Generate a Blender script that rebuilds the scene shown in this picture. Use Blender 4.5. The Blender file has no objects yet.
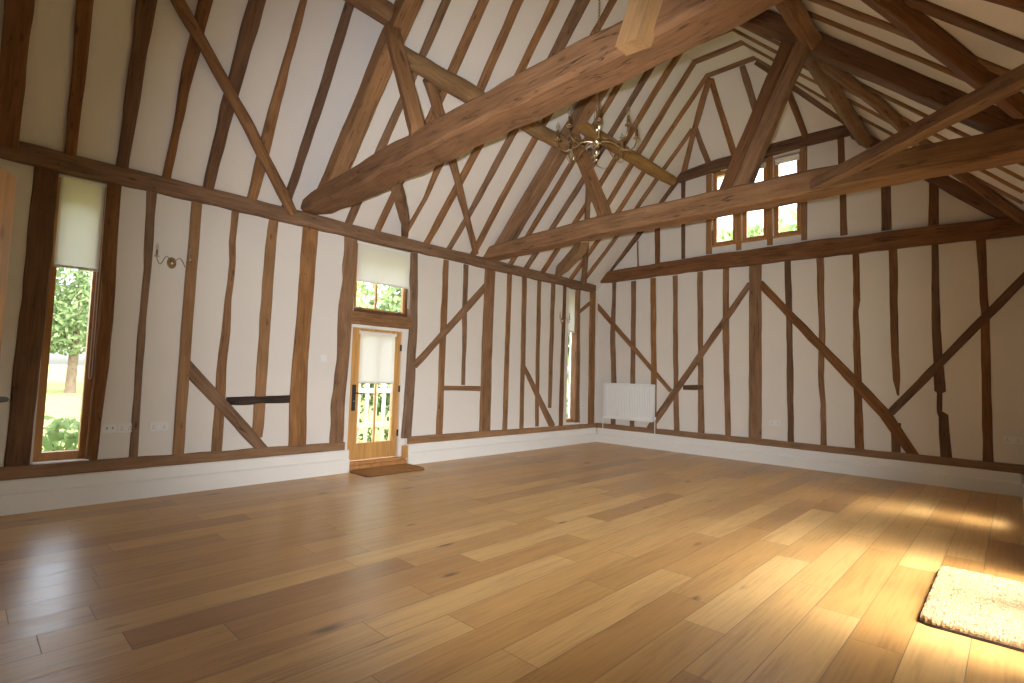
import bpy, bmesh, math, random
from mathutils import Vector, Matrix
C = bpy.context.scene.collection
R = math.radians
PI = math.pi
random.seed(7)

# ------------------------------------------------------------------ room geometry (metres)
LEN = 10.066          # face of the far skirting
XR = 7.02             # plaster of the wall with the glazed doors
SL, SR = 1.10, 0.95   # roof pitches
EYE = Vector((6.866, 0.0, 1.45))

# ------------------------------------------------------------------ materials
class NT:
    def __init__(s, name):
        s.m = bpy.data.materials.new(name); s.m.use_nodes = True
        s.t = s.m.node_tree; s.t.nodes.clear()
    def n(s, typ, ins=None, **kw):
        nd = s.t.nodes.new(typ)
        for k, v in kw.items(): setattr(nd, k, v)
        for k, v in (ins or {}).items():
            if isinstance(v, bpy.types.NodeSocket): s.t.links.new(v, nd.inputs[k])
            else: nd.inputs[k].default_value = v
        return nd
    def math(s, op, a, b=0.0, c=0.0):
        return s.n('ShaderNodeMath', {0: a, 1: b, 2: c}, operation=op).outputs[0]
    def noise(s, vec, scale, detail=4.0, rough=0.55, dist=0.0):
        return s.n('ShaderNodeTexNoise', {'Vector': vec, 'Scale': scale, 'Detail': detail, 'Roughness': rough, 'Distortion': dist}).outputs['Fac']
    def mapv(s, vec, scale=(1,1,1), loc=(0,0,0)):
        return s.n('ShaderNodeMapping', {'Vector': vec, 'Scale': scale, 'Location': loc}).outputs[0]
    def ramp(s, fac, stops, interp='LINEAR'):
        nd = s.n('ShaderNodeValToRGB', {'Fac': fac}); cr = nd.color_ramp; cr.interpolation = interp
        while len(cr.elements) < len(stops): cr.elements.new(0.5)
        for e, (p, c) in zip(cr.elements, stops):
            e.position = p; e.color = (c[0], c[1], c[2], 1) if not isinstance(c, float) else (c, c, c, 1)
        return nd.outputs['Color']
    def mix(s, fac, a, b, blend='MIX'):
        nd = s.n('ShaderNodeMix', data_type='RGBA', blend_type=blend)
        for k, v in ((0, fac), (6, a), (7, b)):
            if isinstance(v, bpy.types.NodeSocket): s.t.links.new(v, nd.inputs[k])
            else: nd.inputs[k].default_value = v if isinstance(v, float) else (*v[:3], 1)
        return nd.outputs[2]
    def bump(s, h, strength, dist=0.01):
        return s.n('ShaderNodeBump', {'Height': h, 'Strength': strength, 'Distance': dist}).outputs[0]
    def out(s, shader):
        s.n('ShaderNodeOutputMaterial', {'Surface': shader}); return s.m
    def pbr(s, col, rough=0.5, normal=None, **ins):
        d = {'Base Color': col if isinstance(col, bpy.types.NodeSocket) else (*col[:3], 1), 'Roughness': rough}
        if normal is not None: d['Normal'] = normal
        d.update(ins)
        return s.n('ShaderNodeBsdfPrincipled', d).outputs[0]

def mat_plain(name, col, rough=0.5, **ins):
    t = NT(name); return t.out(t.pbr(col, rough, **ins))

def mat_plaster(name, col):
    t = NT(name)
    co = t.n('ShaderNodeTexCoord').outputs['Object']
    a = t.noise(co, 2.2, 4.0); b = t.noise(co, 60.0, 4.0, 0.6); c = t.noise(co, 9.0, 3.0)
    colr = t.mix(a, [x*0.96 for x in col], [min(1, x*1.03) for x in col])
    h = t.math('ADD', t.math('MULTIPLY', b, 0.4), c)
    return t.out(t.pbr(colr, 0.9, t.bump(h, 0.22, 0.012), **{'Specular IOR Level': 0.15}))

def mat_oak(name, dark, mid, light, rough=0.75, crack=0.8, spec=0.3):
    """timber: grain runs along the 'grain' attribute's first axis"""
    t = NT(name)
    g = t.n('ShaderNodeAttribute', attribute_name='grain').outputs['Vector']
    rnd = t.n('ShaderNodeObjectInfo').outputs['Random']
    off = t.n('ShaderNodeCombineXYZ', {0: t.math('MULTIPLY', rnd, 37.0), 1: t.math('MULTIPLY', rnd, 91.0), 2: rnd}).outputs[0]
    v = t.n('ShaderNodeVectorMath', {0: g, 1: off}, operation='ADD').outputs[0]
    fine = t.noise(t.mapv(v, (2.2, 55, 55)), 1.0, 5.0, 0.65, 0.3)
    broad = t.noise(t.mapv(v, (1.1, 7, 7)), 1.0, 4.0, 0.6, 0.8)
    patch = t.noise(t.mapv(v, (2.6, 6, 6)), 1.0, 3.0)
    cr = t.noise(t.mapv(v, (0.9, 16, 16)), 1.0, 3.0, 0.5, 0.5)
    crack_m = t.ramp(t.math('ABSOLUTE', t.math('SUBTRACT', cr, 0.5)), [(0.0, 1.0), (0.012, 0.0)])
    gate = t.ramp(patch, [(0.48, 0.0), (0.6, 1.0)])
    crack_f = t.math('MULTIPLY', t.math('MULTIPLY', crack_m, gate), crack)
    vor = t.n('ShaderNodeTexVoronoi', {'Vector': t.mapv(v, (2.3, 7, 7)), 'Scale': 1.0, 'Randomness': 1.0}).outputs['Distance']
    knot = t.ramp(vor, [(0.04, 1.0), (0.13, 0.0)])
    f = t.math('ADD', t.math('MULTIPLY', fine, 0.55), t.math('MULTIPLY', broad, 0.45))
    col = t.ramp(f, [(0.30, dark), (0.50, mid), (0.72, light)])
    col = t.mix(t.math('MULTIPLY', t.ramp(patch, [(0.42, 0.0), (0.75, 1.0)]), 0.45), col, [x*0.6 for x in mid])
    col = t.mix(t.math('MULTIPLY', knot, 0.7), col, [x*0.35 for x in dark])
    vo2 = t.n('ShaderNodeTexVoronoi', {'Vector': t.mapv(v, (9, 14, 14)), 'Scale': 1.0, 'Randomness': 1.0}).outputs['Distance']
    hole = t.math('MULTIPLY', t.ramp(vo2, [(0.045, 1.0), (0.10, 0.0)]), t.ramp(t.noise(t.mapv(v, (1.7, 2, 2)), 1.0, 1.0), [(0.5, 0.0), (0.56, 1.0)]))
    col = t.mix(t.math('MULTIPLY', hole, 0.85), col, [x*0.2 for x in dark])
    col = t.mix(crack_f, col, [x*0.18 for x in dark])
    hs = t.n('ShaderNodeHueSaturation', {'Hue': 0.5, 'Saturation': t.math('MULTIPLY_ADD', rnd, 0.25, 0.88), 'Value': t.math('MULTIPLY_ADD', rnd, 0.36, 0.82), 'Fac': 1.0, 'Color': col}).outputs[0]
    h = t.math('SUBTRACT', t.math('ADD', t.math('MULTIPLY', fine, 0.7), broad), t.math('MULTIPLY', crack_f, 1.8))
    return t.out(t.pbr(hs, rough, t.bump(h, 0.7, 0.012), **{'Specular IOR Level': spec}))

def mat_floor():
    t = NT('oak_floorboards')
    co = t.n('ShaderNodeTexCoord').outputs['Object']
    sp = t.n('ShaderNodeSeparateXYZ', {0: co}).outputs
    W, L = 0.255, 1.75
    xr = t.math('DIVIDE', t.math('SUBTRACT', sp[0], 0.02), W)
    row = t.math('FLOOR', xr); fx = t.math('SUBTRACT', xr, row)
    ro = t.n('ShaderNodeTexWhiteNoise', {'W': row}, noise_dimensions='1D').outputs['Value']
    yr = t.math('ADD', t.math('DIVIDE', sp[1], L), t.math('MULTIPLY', ro, 7.0))
    cell = t.math('FLOOR', yr); fy = t.math('SUBTRACT', yr, cell)
    idv = t.n('ShaderNodeCombineXYZ', {0: row, 1: cell, 2: 3.0}).outputs[0]
    wn = t.n('ShaderNodeTexWhiteNoise', {'Vector': idv}, noise_dimensions='3D')
    rid = wn.outputs['Value']; rcol = wn.outputs['Color']
    off = t.n('ShaderNodeVectorMath', {0: rcol, 1: (40, 40, 40)}, operation='MULTIPLY').outputs[0]
    v = t.n('ShaderNodeVectorMath', {0: co, 1: off}, operation='ADD').outputs[0]
    fine = t.noise(t.mapv(v, (60, 2.5, 1)), 1.0, 5.0, 0.6, 0.2)
    broad = t.noise(t.mapv(v, (9, 0.9, 1)), 1.0, 4.0, 0.6, 1.2)
    wav = t.n('ShaderNodeTexWave', {'Vector': t.mapv(v, (9, 0.7, 1)), 'Scale': 1.0, 'Distortion': 9.0, 'Detail': 2.0, 'Detail Scale': 0.8}, wave_type='BANDS').outputs['Fac']
    vor = t.n('ShaderNodeTexVoronoi', {'Vector': t.mapv(v, (3.2, 1.2, 1)), 'Scale': 1.0}).outputs['Distance']
    knot = t.ramp(t.math('ADD', vor, t.math('MULTIPLY', t.math('SUBTRACT', broad, 0.5), 0.25)), [(0.03, 1.0), (0.12, 0.0)])
    base = t.ramp(rid, [(0.0, (0.39, 0.192, 0.056)), (0.3, (0.52, 0.282, 0.090)), (0.7, (0.58, 0.332, 0.116)), (1.0, (0.65, 0.398, 0.152))])
    f = t.math('ADD', t.math('ADD', t.math('MULTIPLY', fine, 0.40), t.math('MULTIPLY', broad, 0.55)), t.math('MULTIPLY', wav, 0.05))
    shade = t.ramp(f, [(0.25, (0.62, 0.56, 0.50)), (0.5, (0.98, 0.98, 0.98)), (0.75, (1.14, 1.16, 1.2))])
    col = t.mix(1.0, base, shade, 'MULTIPLY')
    col = t.mix(t.math('MULTIPLY', knot, 0.75), col, (0.10, 0.045, 0.016))
    # bevelled joints between boards
    dx = t.math('MULTIPLY', t.math('MINIMUM', fx, t.math('SUBTRACT', 1.0, fx)), W)
    dy = t.math('MULTIPLY', t.math('MINIMUM', fy, t.math('SUBTRACT', 1.0, fy)), L)
    d = t.math('MINIMUM', dx, dy)
    gap = t.ramp(t.math('MULTIPLY', d, 100.0), [(0.10, 1.0), (0.30, 0.0)])
    col = t.mix(t.math('MULTIPLY', gap, 0.72), col, (0.07, 0.03, 0.012))
    h = t.math('SUBTRACT', t.math('MULTIPLY', fine, 0.06), t.math('MULTIPLY', gap, 1.0))
    tilt = t.math('MULTIPLY', t.math('SUBTRACT', rid, 0.5), 0.0)
    rough = t.math('ADD', t.math('MULTIPLY_ADD', rid, 0.10, 0.24), t.math('MULTIPLY', broad, 0.12))
    return t.out(t.pbr(col, rough, t.bump(h, 0.35, 0.004), **{'Specular IOR Level': 0.5}))

def mat_pine(name, col, rough=0.45):
    t = NT(name)
    co = t.n('ShaderNodeTexCoord').outputs['Object']
    a = t.noise(t.mapv(co, (18, 18, 1.6)), 1.0, 4.0, 0.6, 0.6)
    vor = t.n('ShaderNodeTexVoronoi', {'Vector': t.mapv(co, (7, 7, 3.5)), 'Scale': 1.0}).outputs['Distance']
    k = t.ramp(vor, [(0.05, 1.0), (0.14, 0.0)])
    c = t.ramp(a, [(0.3, [x*0.72 for x in col]), (0.55, col), (0.8, [min(1, x*1.18) for x in col])])
    c = t.mix(t.math('MULTIPLY', k, 0.6), c, [x*0.35 for x in col])
    return t.out(t.pbr(c, rough))

def mat_glass():
    t = NT('window_glass')
    lw = t.n('ShaderNodeLayerWeight', {'Blend': 0.5}).outputs['Facing']
    fr = t.math('MULTIPLY_ADD', t.math('POWER', lw, 5.0), 0.7, 0.04)
    tr = t.n('ShaderNodeBsdfTransparent', {'Color': (0.97, 0.99, 0.98, 1)}).outputs[0]
    gl = t.n('ShaderNodeBsdfGlossy', {'Roughness': 0.02, 'Color': (1, 1, 1, 1)}).outputs[0]
    return t.out(t.n('ShaderNodeMixShader', {0: fr, 1: tr, 2: gl}).outputs[0])

def mat_bulb():
    t = NT('clear_bulb_glass')
    lw = t.n('ShaderNodeLayerWeight', {'Blend': 0.35}).outputs['Facing']
    tr = t.n('ShaderNodeBsdfTransparent', {'Color': (0.93, 0.93, 0.9, 1)}).outputs[0]
    gl = t.n('ShaderNodeBsdfGlossy', {'Roughness': 0.05, 'Color': (0.95, 0.95, 0.92, 1)}).outputs[0]
    return t.out(t.n('ShaderNodeMixShader', {0: t.math('MULTIPLY_ADD', lw, 0.7, 0.08), 1: tr, 2: gl}).outputs[0])

def mat_blind():
    t = NT('blind_fabric')
    co = t.n('ShaderNodeTexCoord').outputs['Object']
    a = t.noise(t.mapv(co, (300, 300, 300)), 1.0, 2.0)
    c = t.mix(a, (0.80, 0.78, 0.70), (0.88, 0.86, 0.79))
    d = t.n('ShaderNodeBsdfDiffuse', {'Color': c}).outputs[0]
    tl = t.n('ShaderNodeBsdfTranslucent', {'Color': c}).outputs[0]
    return t.out(t.n('ShaderNodeMixShader', {0: 0.22, 1: d, 2: tl}).outputs[0])

def mat_leaf(name, c1, c2, trans=0.35):
    t = NT(name)
    co = t.n('ShaderNodeTexCoord').outputs['Object']
    a = t.noise(co, 3.0, 3.0)
    c = t.mix(t.ramp(a, [(0.35, 0.0), (0.65, 1.0)]), c1, c2)
    d = t.n('ShaderNodeBsdfDiffuse', {'Color': c}).outputs[0]
    tl = t.n('ShaderNodeBsdfTranslucent', {'Color': c}).outputs[0]
    return t.out(t.n('ShaderNodeMixShader', {0: trans, 1: d, 2: tl}).outputs[0])

def mat_speckle(name, c1, c2, scale, rough=0.95, bump=0.6):
    t = NT(name)
    co = t.n('ShaderNodeTexCoord').outputs['Object']
    a = t.noise(co, scale, 4.0, 0.7)
    return t.out(t.pbr(t.mix(t.ramp(a, [(0.35, 0.0), (0.65, 1.0)]), c1, c2), rough, t.bump(a, bump, 0.01), **{'Specular IOR Level': 0.1}))

M = {}
M['plaster'] = mat_plaster('wall_plaster', (0.77, 0.728, 0.680))
M['oak'] = mat_oak('weathered_oak', (0.125, 0.062, 0.028), (0.275, 0.145, 0.070), (0.41, 0.235, 0.125))
M['dark_oak'] = mat_oak('dark_oak', (0.090, 0.042, 0.020), (0.185, 0.090, 0.043), (0.28, 0.148, 0.074))
M['black_oak'] = mat_oak('blackened_oak', (0.020, 0.013, 0.009), (0.045, 0.030, 0.022), (0.10, 0.070, 0.05))
M['pale_oak'] = mat_oak('pale_oak', (0.235, 0.118, 0.046), (0.345, 0.180, 0.076), (0.45, 0.25, 0.115), crack=0.3)
M['red_oak'] = mat_oak('orange_oak', (0.135, 0.064, 0.028), (0.235, 0.118, 0.055), (0.31, 0.168, 0.084), crack=1.0)
M['grey_oak'] = mat_oak('greyed_oak', (0.15, 0.078, 0.040), (0.27, 0.150, 0.080), (0.39, 0.235, 0.135))
M['new_oak'] = mat_oak('fresh_sawn_oak', (0.36, 0.185, 0.065), (0.47, 0.262, 0.098), (0.56, 0.33, 0.135), crack=0.15)
M['pole'] = mat_oak('peeled_pole', (0.19, 0.105, 0.045), (0.31, 0.180, 0.080), (0.40, 0.245, 0.115), crack=0.35)
M['floor'] = mat_floor()
M['white'] = mat_plain('white_paint', (0.83, 0.81, 0.77), 0.42)
M['enamel'] = mat_plain('white_enamel', (0.86, 0.86, 0.85), 0.3)
M['plastic'] = mat_plain('white_plastic', (0.80, 0.79, 0.78), 0.35)
M['pinframe'] = mat_pine('oiled_softwood', (0.50, 0.235, 0.075))
M['door_oak'] = mat_pine('oak_door', (0.60, 0.315, 0.095), 0.4)
M['pine'] = mat_pine('pine_door', (0.64, 0.36, 0.10), 0.4)
M['brownframe'] = mat_pine('dark_window_frame', (0.13, 0.06, 0.027))
M['glass'] = mat_glass()
M['bulb'] = mat_bulb()
M['blind'] = mat_blind()
M['brass'] = mat_plain('antique_brass', (0.60, 0.49, 0.32), 0.25, Metallic=1.0)
M['iron'] = mat_plain('black_iron', (0.018, 0.017, 0.016), 0.45)
M['steel'] = mat_plain('grey_metal', (0.45, 0.45, 0.45), 0.35, Metallic=1.0)
M['slot'] = mat_plain('dark_slot', (0.05, 0.05, 0.05), 0.6)
M['hole'] = mat_plain('pin_hole', (0.32, 0.31, 0.31), 0.6)
M['coir'] = mat_speckle('coir_matting', (0.20, 0.085, 0.026), (0.36, 0.17, 0.06), 160.0)
M['rug'] = mat_speckle('cream_rug_pile', (0.36, 0.225, 0.11), (0.50, 0.34, 0.185), 140.0)
M['rugback'] = mat_plain('rug_backing', (0.06, 0.045, 0.03), 0.9)
M['lawn'] = mat_speckle('lawn_grass', (0.15, 0.165, 0.045), (0.22, 0.22, 0.08), 1.3)
M['leafA'] = mat_leaf('tree_leaf', (0.09, 0.145, 0.055), (0.21, 0.26, 0.125))
M['leafB'] = mat_leaf('shrub_leaf', (0.20, 0.30, 0.10), (0.34, 0.43, 0.20), 0.45)
M['leafC'] = mat_leaf('yellow_leaf', (0.35, 0.38, 0.06), (0.45, 0.45, 0.12), 0.45)
M['leafD'] = mat_leaf('dark_leaf', (0.045, 0.085, 0.025), (0.11, 0.16, 0.055), 0.3)
M['bark'] = mat_speckle('bark', (0.10, 0.07, 0.045), (0.19, 0.14, 0.10), 8.0)
M['fence'] = mat_pine('pale_fence_wood', (0.62, 0.52, 0.38), 0.7)
M['deck'] = mat_pine('deck_boards', (0.40, 0.32, 0.22), 0.8)

# ------------------------------------------------------------------ mesh helpers
class MB:
    def __init__(s): s.v = []; s.f = []; s.g = None
    def add(s, vs, fs):
        o = len(s.v); s.v += [tuple(x) for x in vs]; s.f += [tuple(o+i for i in f) for f in fs]
    def box(s, x0, x1, y0, y1, z0, z1, c=0.0):
        x0, x1 = sorted((x0, x1)); y0, y1 = sorted((y0, y1)); z0, z1 = sorted((z0, z1))
        c = min(c, (x1-x0)*.45, (y1-y0)*.45, (z1-z0)*.45)
        if c <= 0:
            vs = [(x, y, z) for z in (z0, z1) for y in (y0, y1) for x in (x0, x1)]
            s.add(vs, [(0,2,3,1), (4,5,7,6), (0,1,5,4), (2,6,7,3), (0,4,6,2), (1,3,7,5)]); return
        b = bmesh.new(); bmesh.ops.create_cube(b, size=1.0)
        for v in b.verts: v.co = Vector(((x0+x1)/2+v.co.x*(x1-x0), (y0+y1)/2+v.co.y*(y1-y0), (z0+z1)/2+v.co.z*(z1-z0)))
        bmesh.ops.bevel(b, geom=b.edges[:], offset=c, segments=2, affect='EDGES', profile=0.5)
        b.verts.index_update()
        s.add([v.co[:] for v in b.verts], [[v.index for v in f.verts] for f in b.faces]); b.free()
    def tube(s, pts, r, n=10, closed=False):
        pts = [Vector(p) for p in pts]; m = len(pts)
        rs = r if isinstance(r, (list, tuple)) else [r]*m
        vs = []; prev = None
        for i, p in enumerate(pts):
            a = pts[(i-1) % m] if (closed or i > 0) else p
            b = pts[(i+1) % m] if (closed or i < m-1) else p
            t = (b-a).normalized()
            if prev is None:
                u = t.orthogonal().normalized()
            else:
                u = (prev - t*prev.dot(t)).normalized()
            prev = u; w = t.cross(u)
            for k in range(n):
                an = 2*PI*k/n; vs.append(p + (u*math.cos(an) + w*math.sin(an))*rs[i])
        fs = []
        for i in range(m if closed else m-1):
            j = (i+1) % m
            for k in range(n):
                l = (k+1) % n; fs.append((i*n+k, i*n+l, j*n+l, j*n+k))
        if not closed: fs += [tuple(range(n-1, -1, -1)), tuple(range((m-1)*n, m*n))]
        s.add(vs, fs)
    def lathe(s, prof, n=16, org=(0,0,0), rot=None):
        vs = []; o = Vector(org)
        for r, z in prof:
            for k in range(n):
                an = 2*PI*k/n; p = Vector((r*math.cos(an), r*math.sin(an), z))
                if rot is not None: p = rot @ p
                vs.append(p+o)
        fs = []
        for i in range(len(prof)-1):
            for k in range(n):
                l = (k+1) % n; fs.append((i*n+k, i*n+l, (i+1)*n+l, (i+1)*n+k))
        fs += [tuple(range(n-1, -1, -1)), tuple(range((len(prof)-1)*n, len(prof)*n))]
        s.add(vs, fs)
    def prism(s, poly, off):
        """closed solid: polygon of 3D points pushed by the vector off"""
        n = len(poly); off = Vector(off)
        vs = [Vector(p) for p in poly] + [Vector(p)+off for p in poly]
        fs = [tuple(range(n-1, -1, -1)), tuple(range(n, 2*n))] + [(i, (i+1) % n, n+(i+1) % n, n+i) for i in range(n)]
        s.add(vs, fs)
    def build(s, name, mat, parent=None, smooth=False, loc=None):
        me = bpy.data.meshes.new(name)
        L = Vector(loc) if loc is not None else Vector((0,0,0))
        me.from_pydata([tuple(Vector(v)-L) for v in s.v], [], s.f)
        b = bmesh.new(); b.from_mesh(me); bmesh.ops.recalc_face_normals(b, faces=b.faces); b.to_mesh(me); b.free()
        me.materials.append(mat)
        if s.g is not None:
            at = me.attributes.new('grain', 'FLOAT_VECTOR', 'POINT')
            at.data.foreach_set('vector', [c for g in s.g for c in g])
        if smooth:
            for p in me.polygons: p.use_smooth = True
            try: me.set_sharp_from_angle(angle=R(40))
            except Exception: pass
        o = bpy.data.objects.new(name, me); C.objects.link(o); o.location = L
        if parent is not None:
            o.parent = parent; o.location = L - world_loc(parent)
        return o

def world_loc(o):
    l = o.location.copy()
    while o.parent is not None: o = o.parent; l = l + o.location
    return l

def tag(o, label, cat, group=None, kind='thing'):
    o['label'] = label; o['category'] = cat
    if group: o['group'] = group
    if kind: o['kind'] = kind
    return o

def struct(o): o['kind'] = 'structure'; return o

def empty(name, loc, label=None, cat=None, group=None):
    o = bpy.data.objects.new(name, None); C.objects.link(o); o.location = loc; o.empty_display_size = 0.1
    if label: tag(o, label, cat, group)
    return o

class Wob:
    """smooth 1-D noise"""
    def __init__(s, amp, step):
        s.a = amp; s.st = step; s.k = [random.uniform(-1, 1) for _ in range(64)]
    def __call__(s, x):
        t = x/s.st; i = math.floor(t); f = t-i; f = f*f*(3-2*f)
        return s.a*(s.k[i % 64]*(1-f)+s.k[(i+1) % 64]*f)

def interp(ps, s):
    for (s0, a), (s1, b) in zip(ps, ps[1:]):
        if s <= s1 or (s1, b) == ps[-1]:
            t = 0 if s1 == s0 else max(0, min(1, (s-s0)/(s1-s0)))
            return a*(1-t)+b*t
    return ps[-1][1]

def timber_mb(pts, widths, depth, normal, wob=0.006, step=0.28, ch=0.012, back=True, sharp=True, spacing=0.07):
    """a sawn or waney timber: pts run along the middle of its front face, normal points out of that face, the body
    reaches depth behind it (back) or half each way"""
    pts = [Vector(p) for p in pts]; n = Vector(normal).normalized()
    if not isinstance(widths, (list, tuple)): widths = [widths]*len(pts)
    if not isinstance(depth, (list, tuple)): depth = [depth]*len(pts)
    s = [0.0]
    for a, b in zip(pts, pts[1:]): s.append(s[-1]+(b-a).length)
    T = s[-1]; N = max(2, int(T/spacing))
    ss = sorted(set([T*i/N for i in range(N+1)] + (s if sharp else [])))
    P = list(zip(s, pts)); Wd = list(zip(s, widths)); D = list(zip(s, depth))
    wl, wr, wf = Wob(wob, step), Wob(wob, step*.8), Wob(wob*.6, step)
    m = MB(); m.g = []
    K = 8
    off = random.uniform(0, 9)
    for i, q in enumerate(ss):
        p = interp(P, q); w = interp(Wd, q); d = interp(D, q)
        a = interp(P, max(0, q-0.05)); b = interp(P, min(T, q+0.05)); t = (b-a).normalized()
        lat = t.cross(n).normalized()
        nn = lat.cross(t).normalized()
        c = min(ch, w*.3, d*.3)
        l = -w/2+wl(q); r = w/2+wr(q); f = wf(q); bk = -d
        if not back: f += d/2; bk = -d/2
        for (u, h) in ((l+c, f), (r-c, f), (r, f-c), (r, bk+c), (r-c, bk), (l+c, bk), (l, bk+c), (l, f-c)):
            m.v.append(tuple(p+lat*u+nn*h)); m.g.append((q+off, u, h))
    for i in range(len(ss)-1):
        for k in range(K):
            l = (k+1) % K; m.f.append((i*K+k, i*K+l, (i+1)*K+l, (i+1)*K+k))
    m.f += [tuple(range(K-1, -1, -1)), tuple(range((len(ss)-1)*K, len(ss)*K))]
    return m

def log_mb(pts, radii, wob=0.008, n=16, spacing=0.08, step=0.3):
    pts = [Vector(p) for p in pts]
    if not isinstance(radii, (list, tuple)): radii = [radii]*len(pts)
    s = [0.0]
    for a, b in zip(pts, pts[1:]): s.append(s[-1]+(b-a).length)
    T = s[-1]; N = max(2, int(T/spacing)); P = list(zip(s, pts)); Q = list(zip(s, radii))
    w = [Wob(wob, step) for _ in range(4)]; off = random.uniform(0, 9)
    m = MB(); m.g = []; prev = None
    for i in range(N+1):
        q = T*i/N; p = interp(P, q); r = interp(Q, q)
        a = interp(P, max(0, q-0.12)); b = interp(P, min(T, q+0.12)); t = (b-a).normalized()
        u = t.orthogonal().normalized() if prev is None else (prev-t*prev.dot(t)).normalized()
        prev = u; v = t.cross(u)
        p = p+u*w[0](q)+v*w[1](q)
        for k in range(n):
            an = 2*PI*k/n; rr = r+w[2](q)+w[3](q*1.3)*math.cos(2*an)
            x, y = rr*math.cos(an), rr*math.sin(an)
            m.v.append(tuple(p+u*x+v*y)); m.g.append((q+off, x, y))
    for i in range(N):
        for k in range(n):
            l = (k+1) % n; m.f.append((i*n+k, i*n+l, (i+1)*n+l, (i+1)*n+k))
    m.f += [tuple(range(n-1, -1, -1)), tuple(range(N*n, (N+1)*n))]
    return m

def timber(name, label, cat, group, mat, pts, widths, depth, normal, **kw):
    m = timber_mb(pts, widths, depth, normal, **kw)
    base = min(pts, key=lambda p: p[2])
    o = m.build(name, M[mat], smooth=True, loc=base)
    return tag(o, label, cat, group)

def log(name, label, cat, group, mat, pts, radii, **kw):
    m = log_mb(pts, radii, **kw)
    base = min(pts, key=lambda p: p[2])
    return tag(m.build(name, M[mat], smooth=True, loc=base), label, cat, group)

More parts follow.
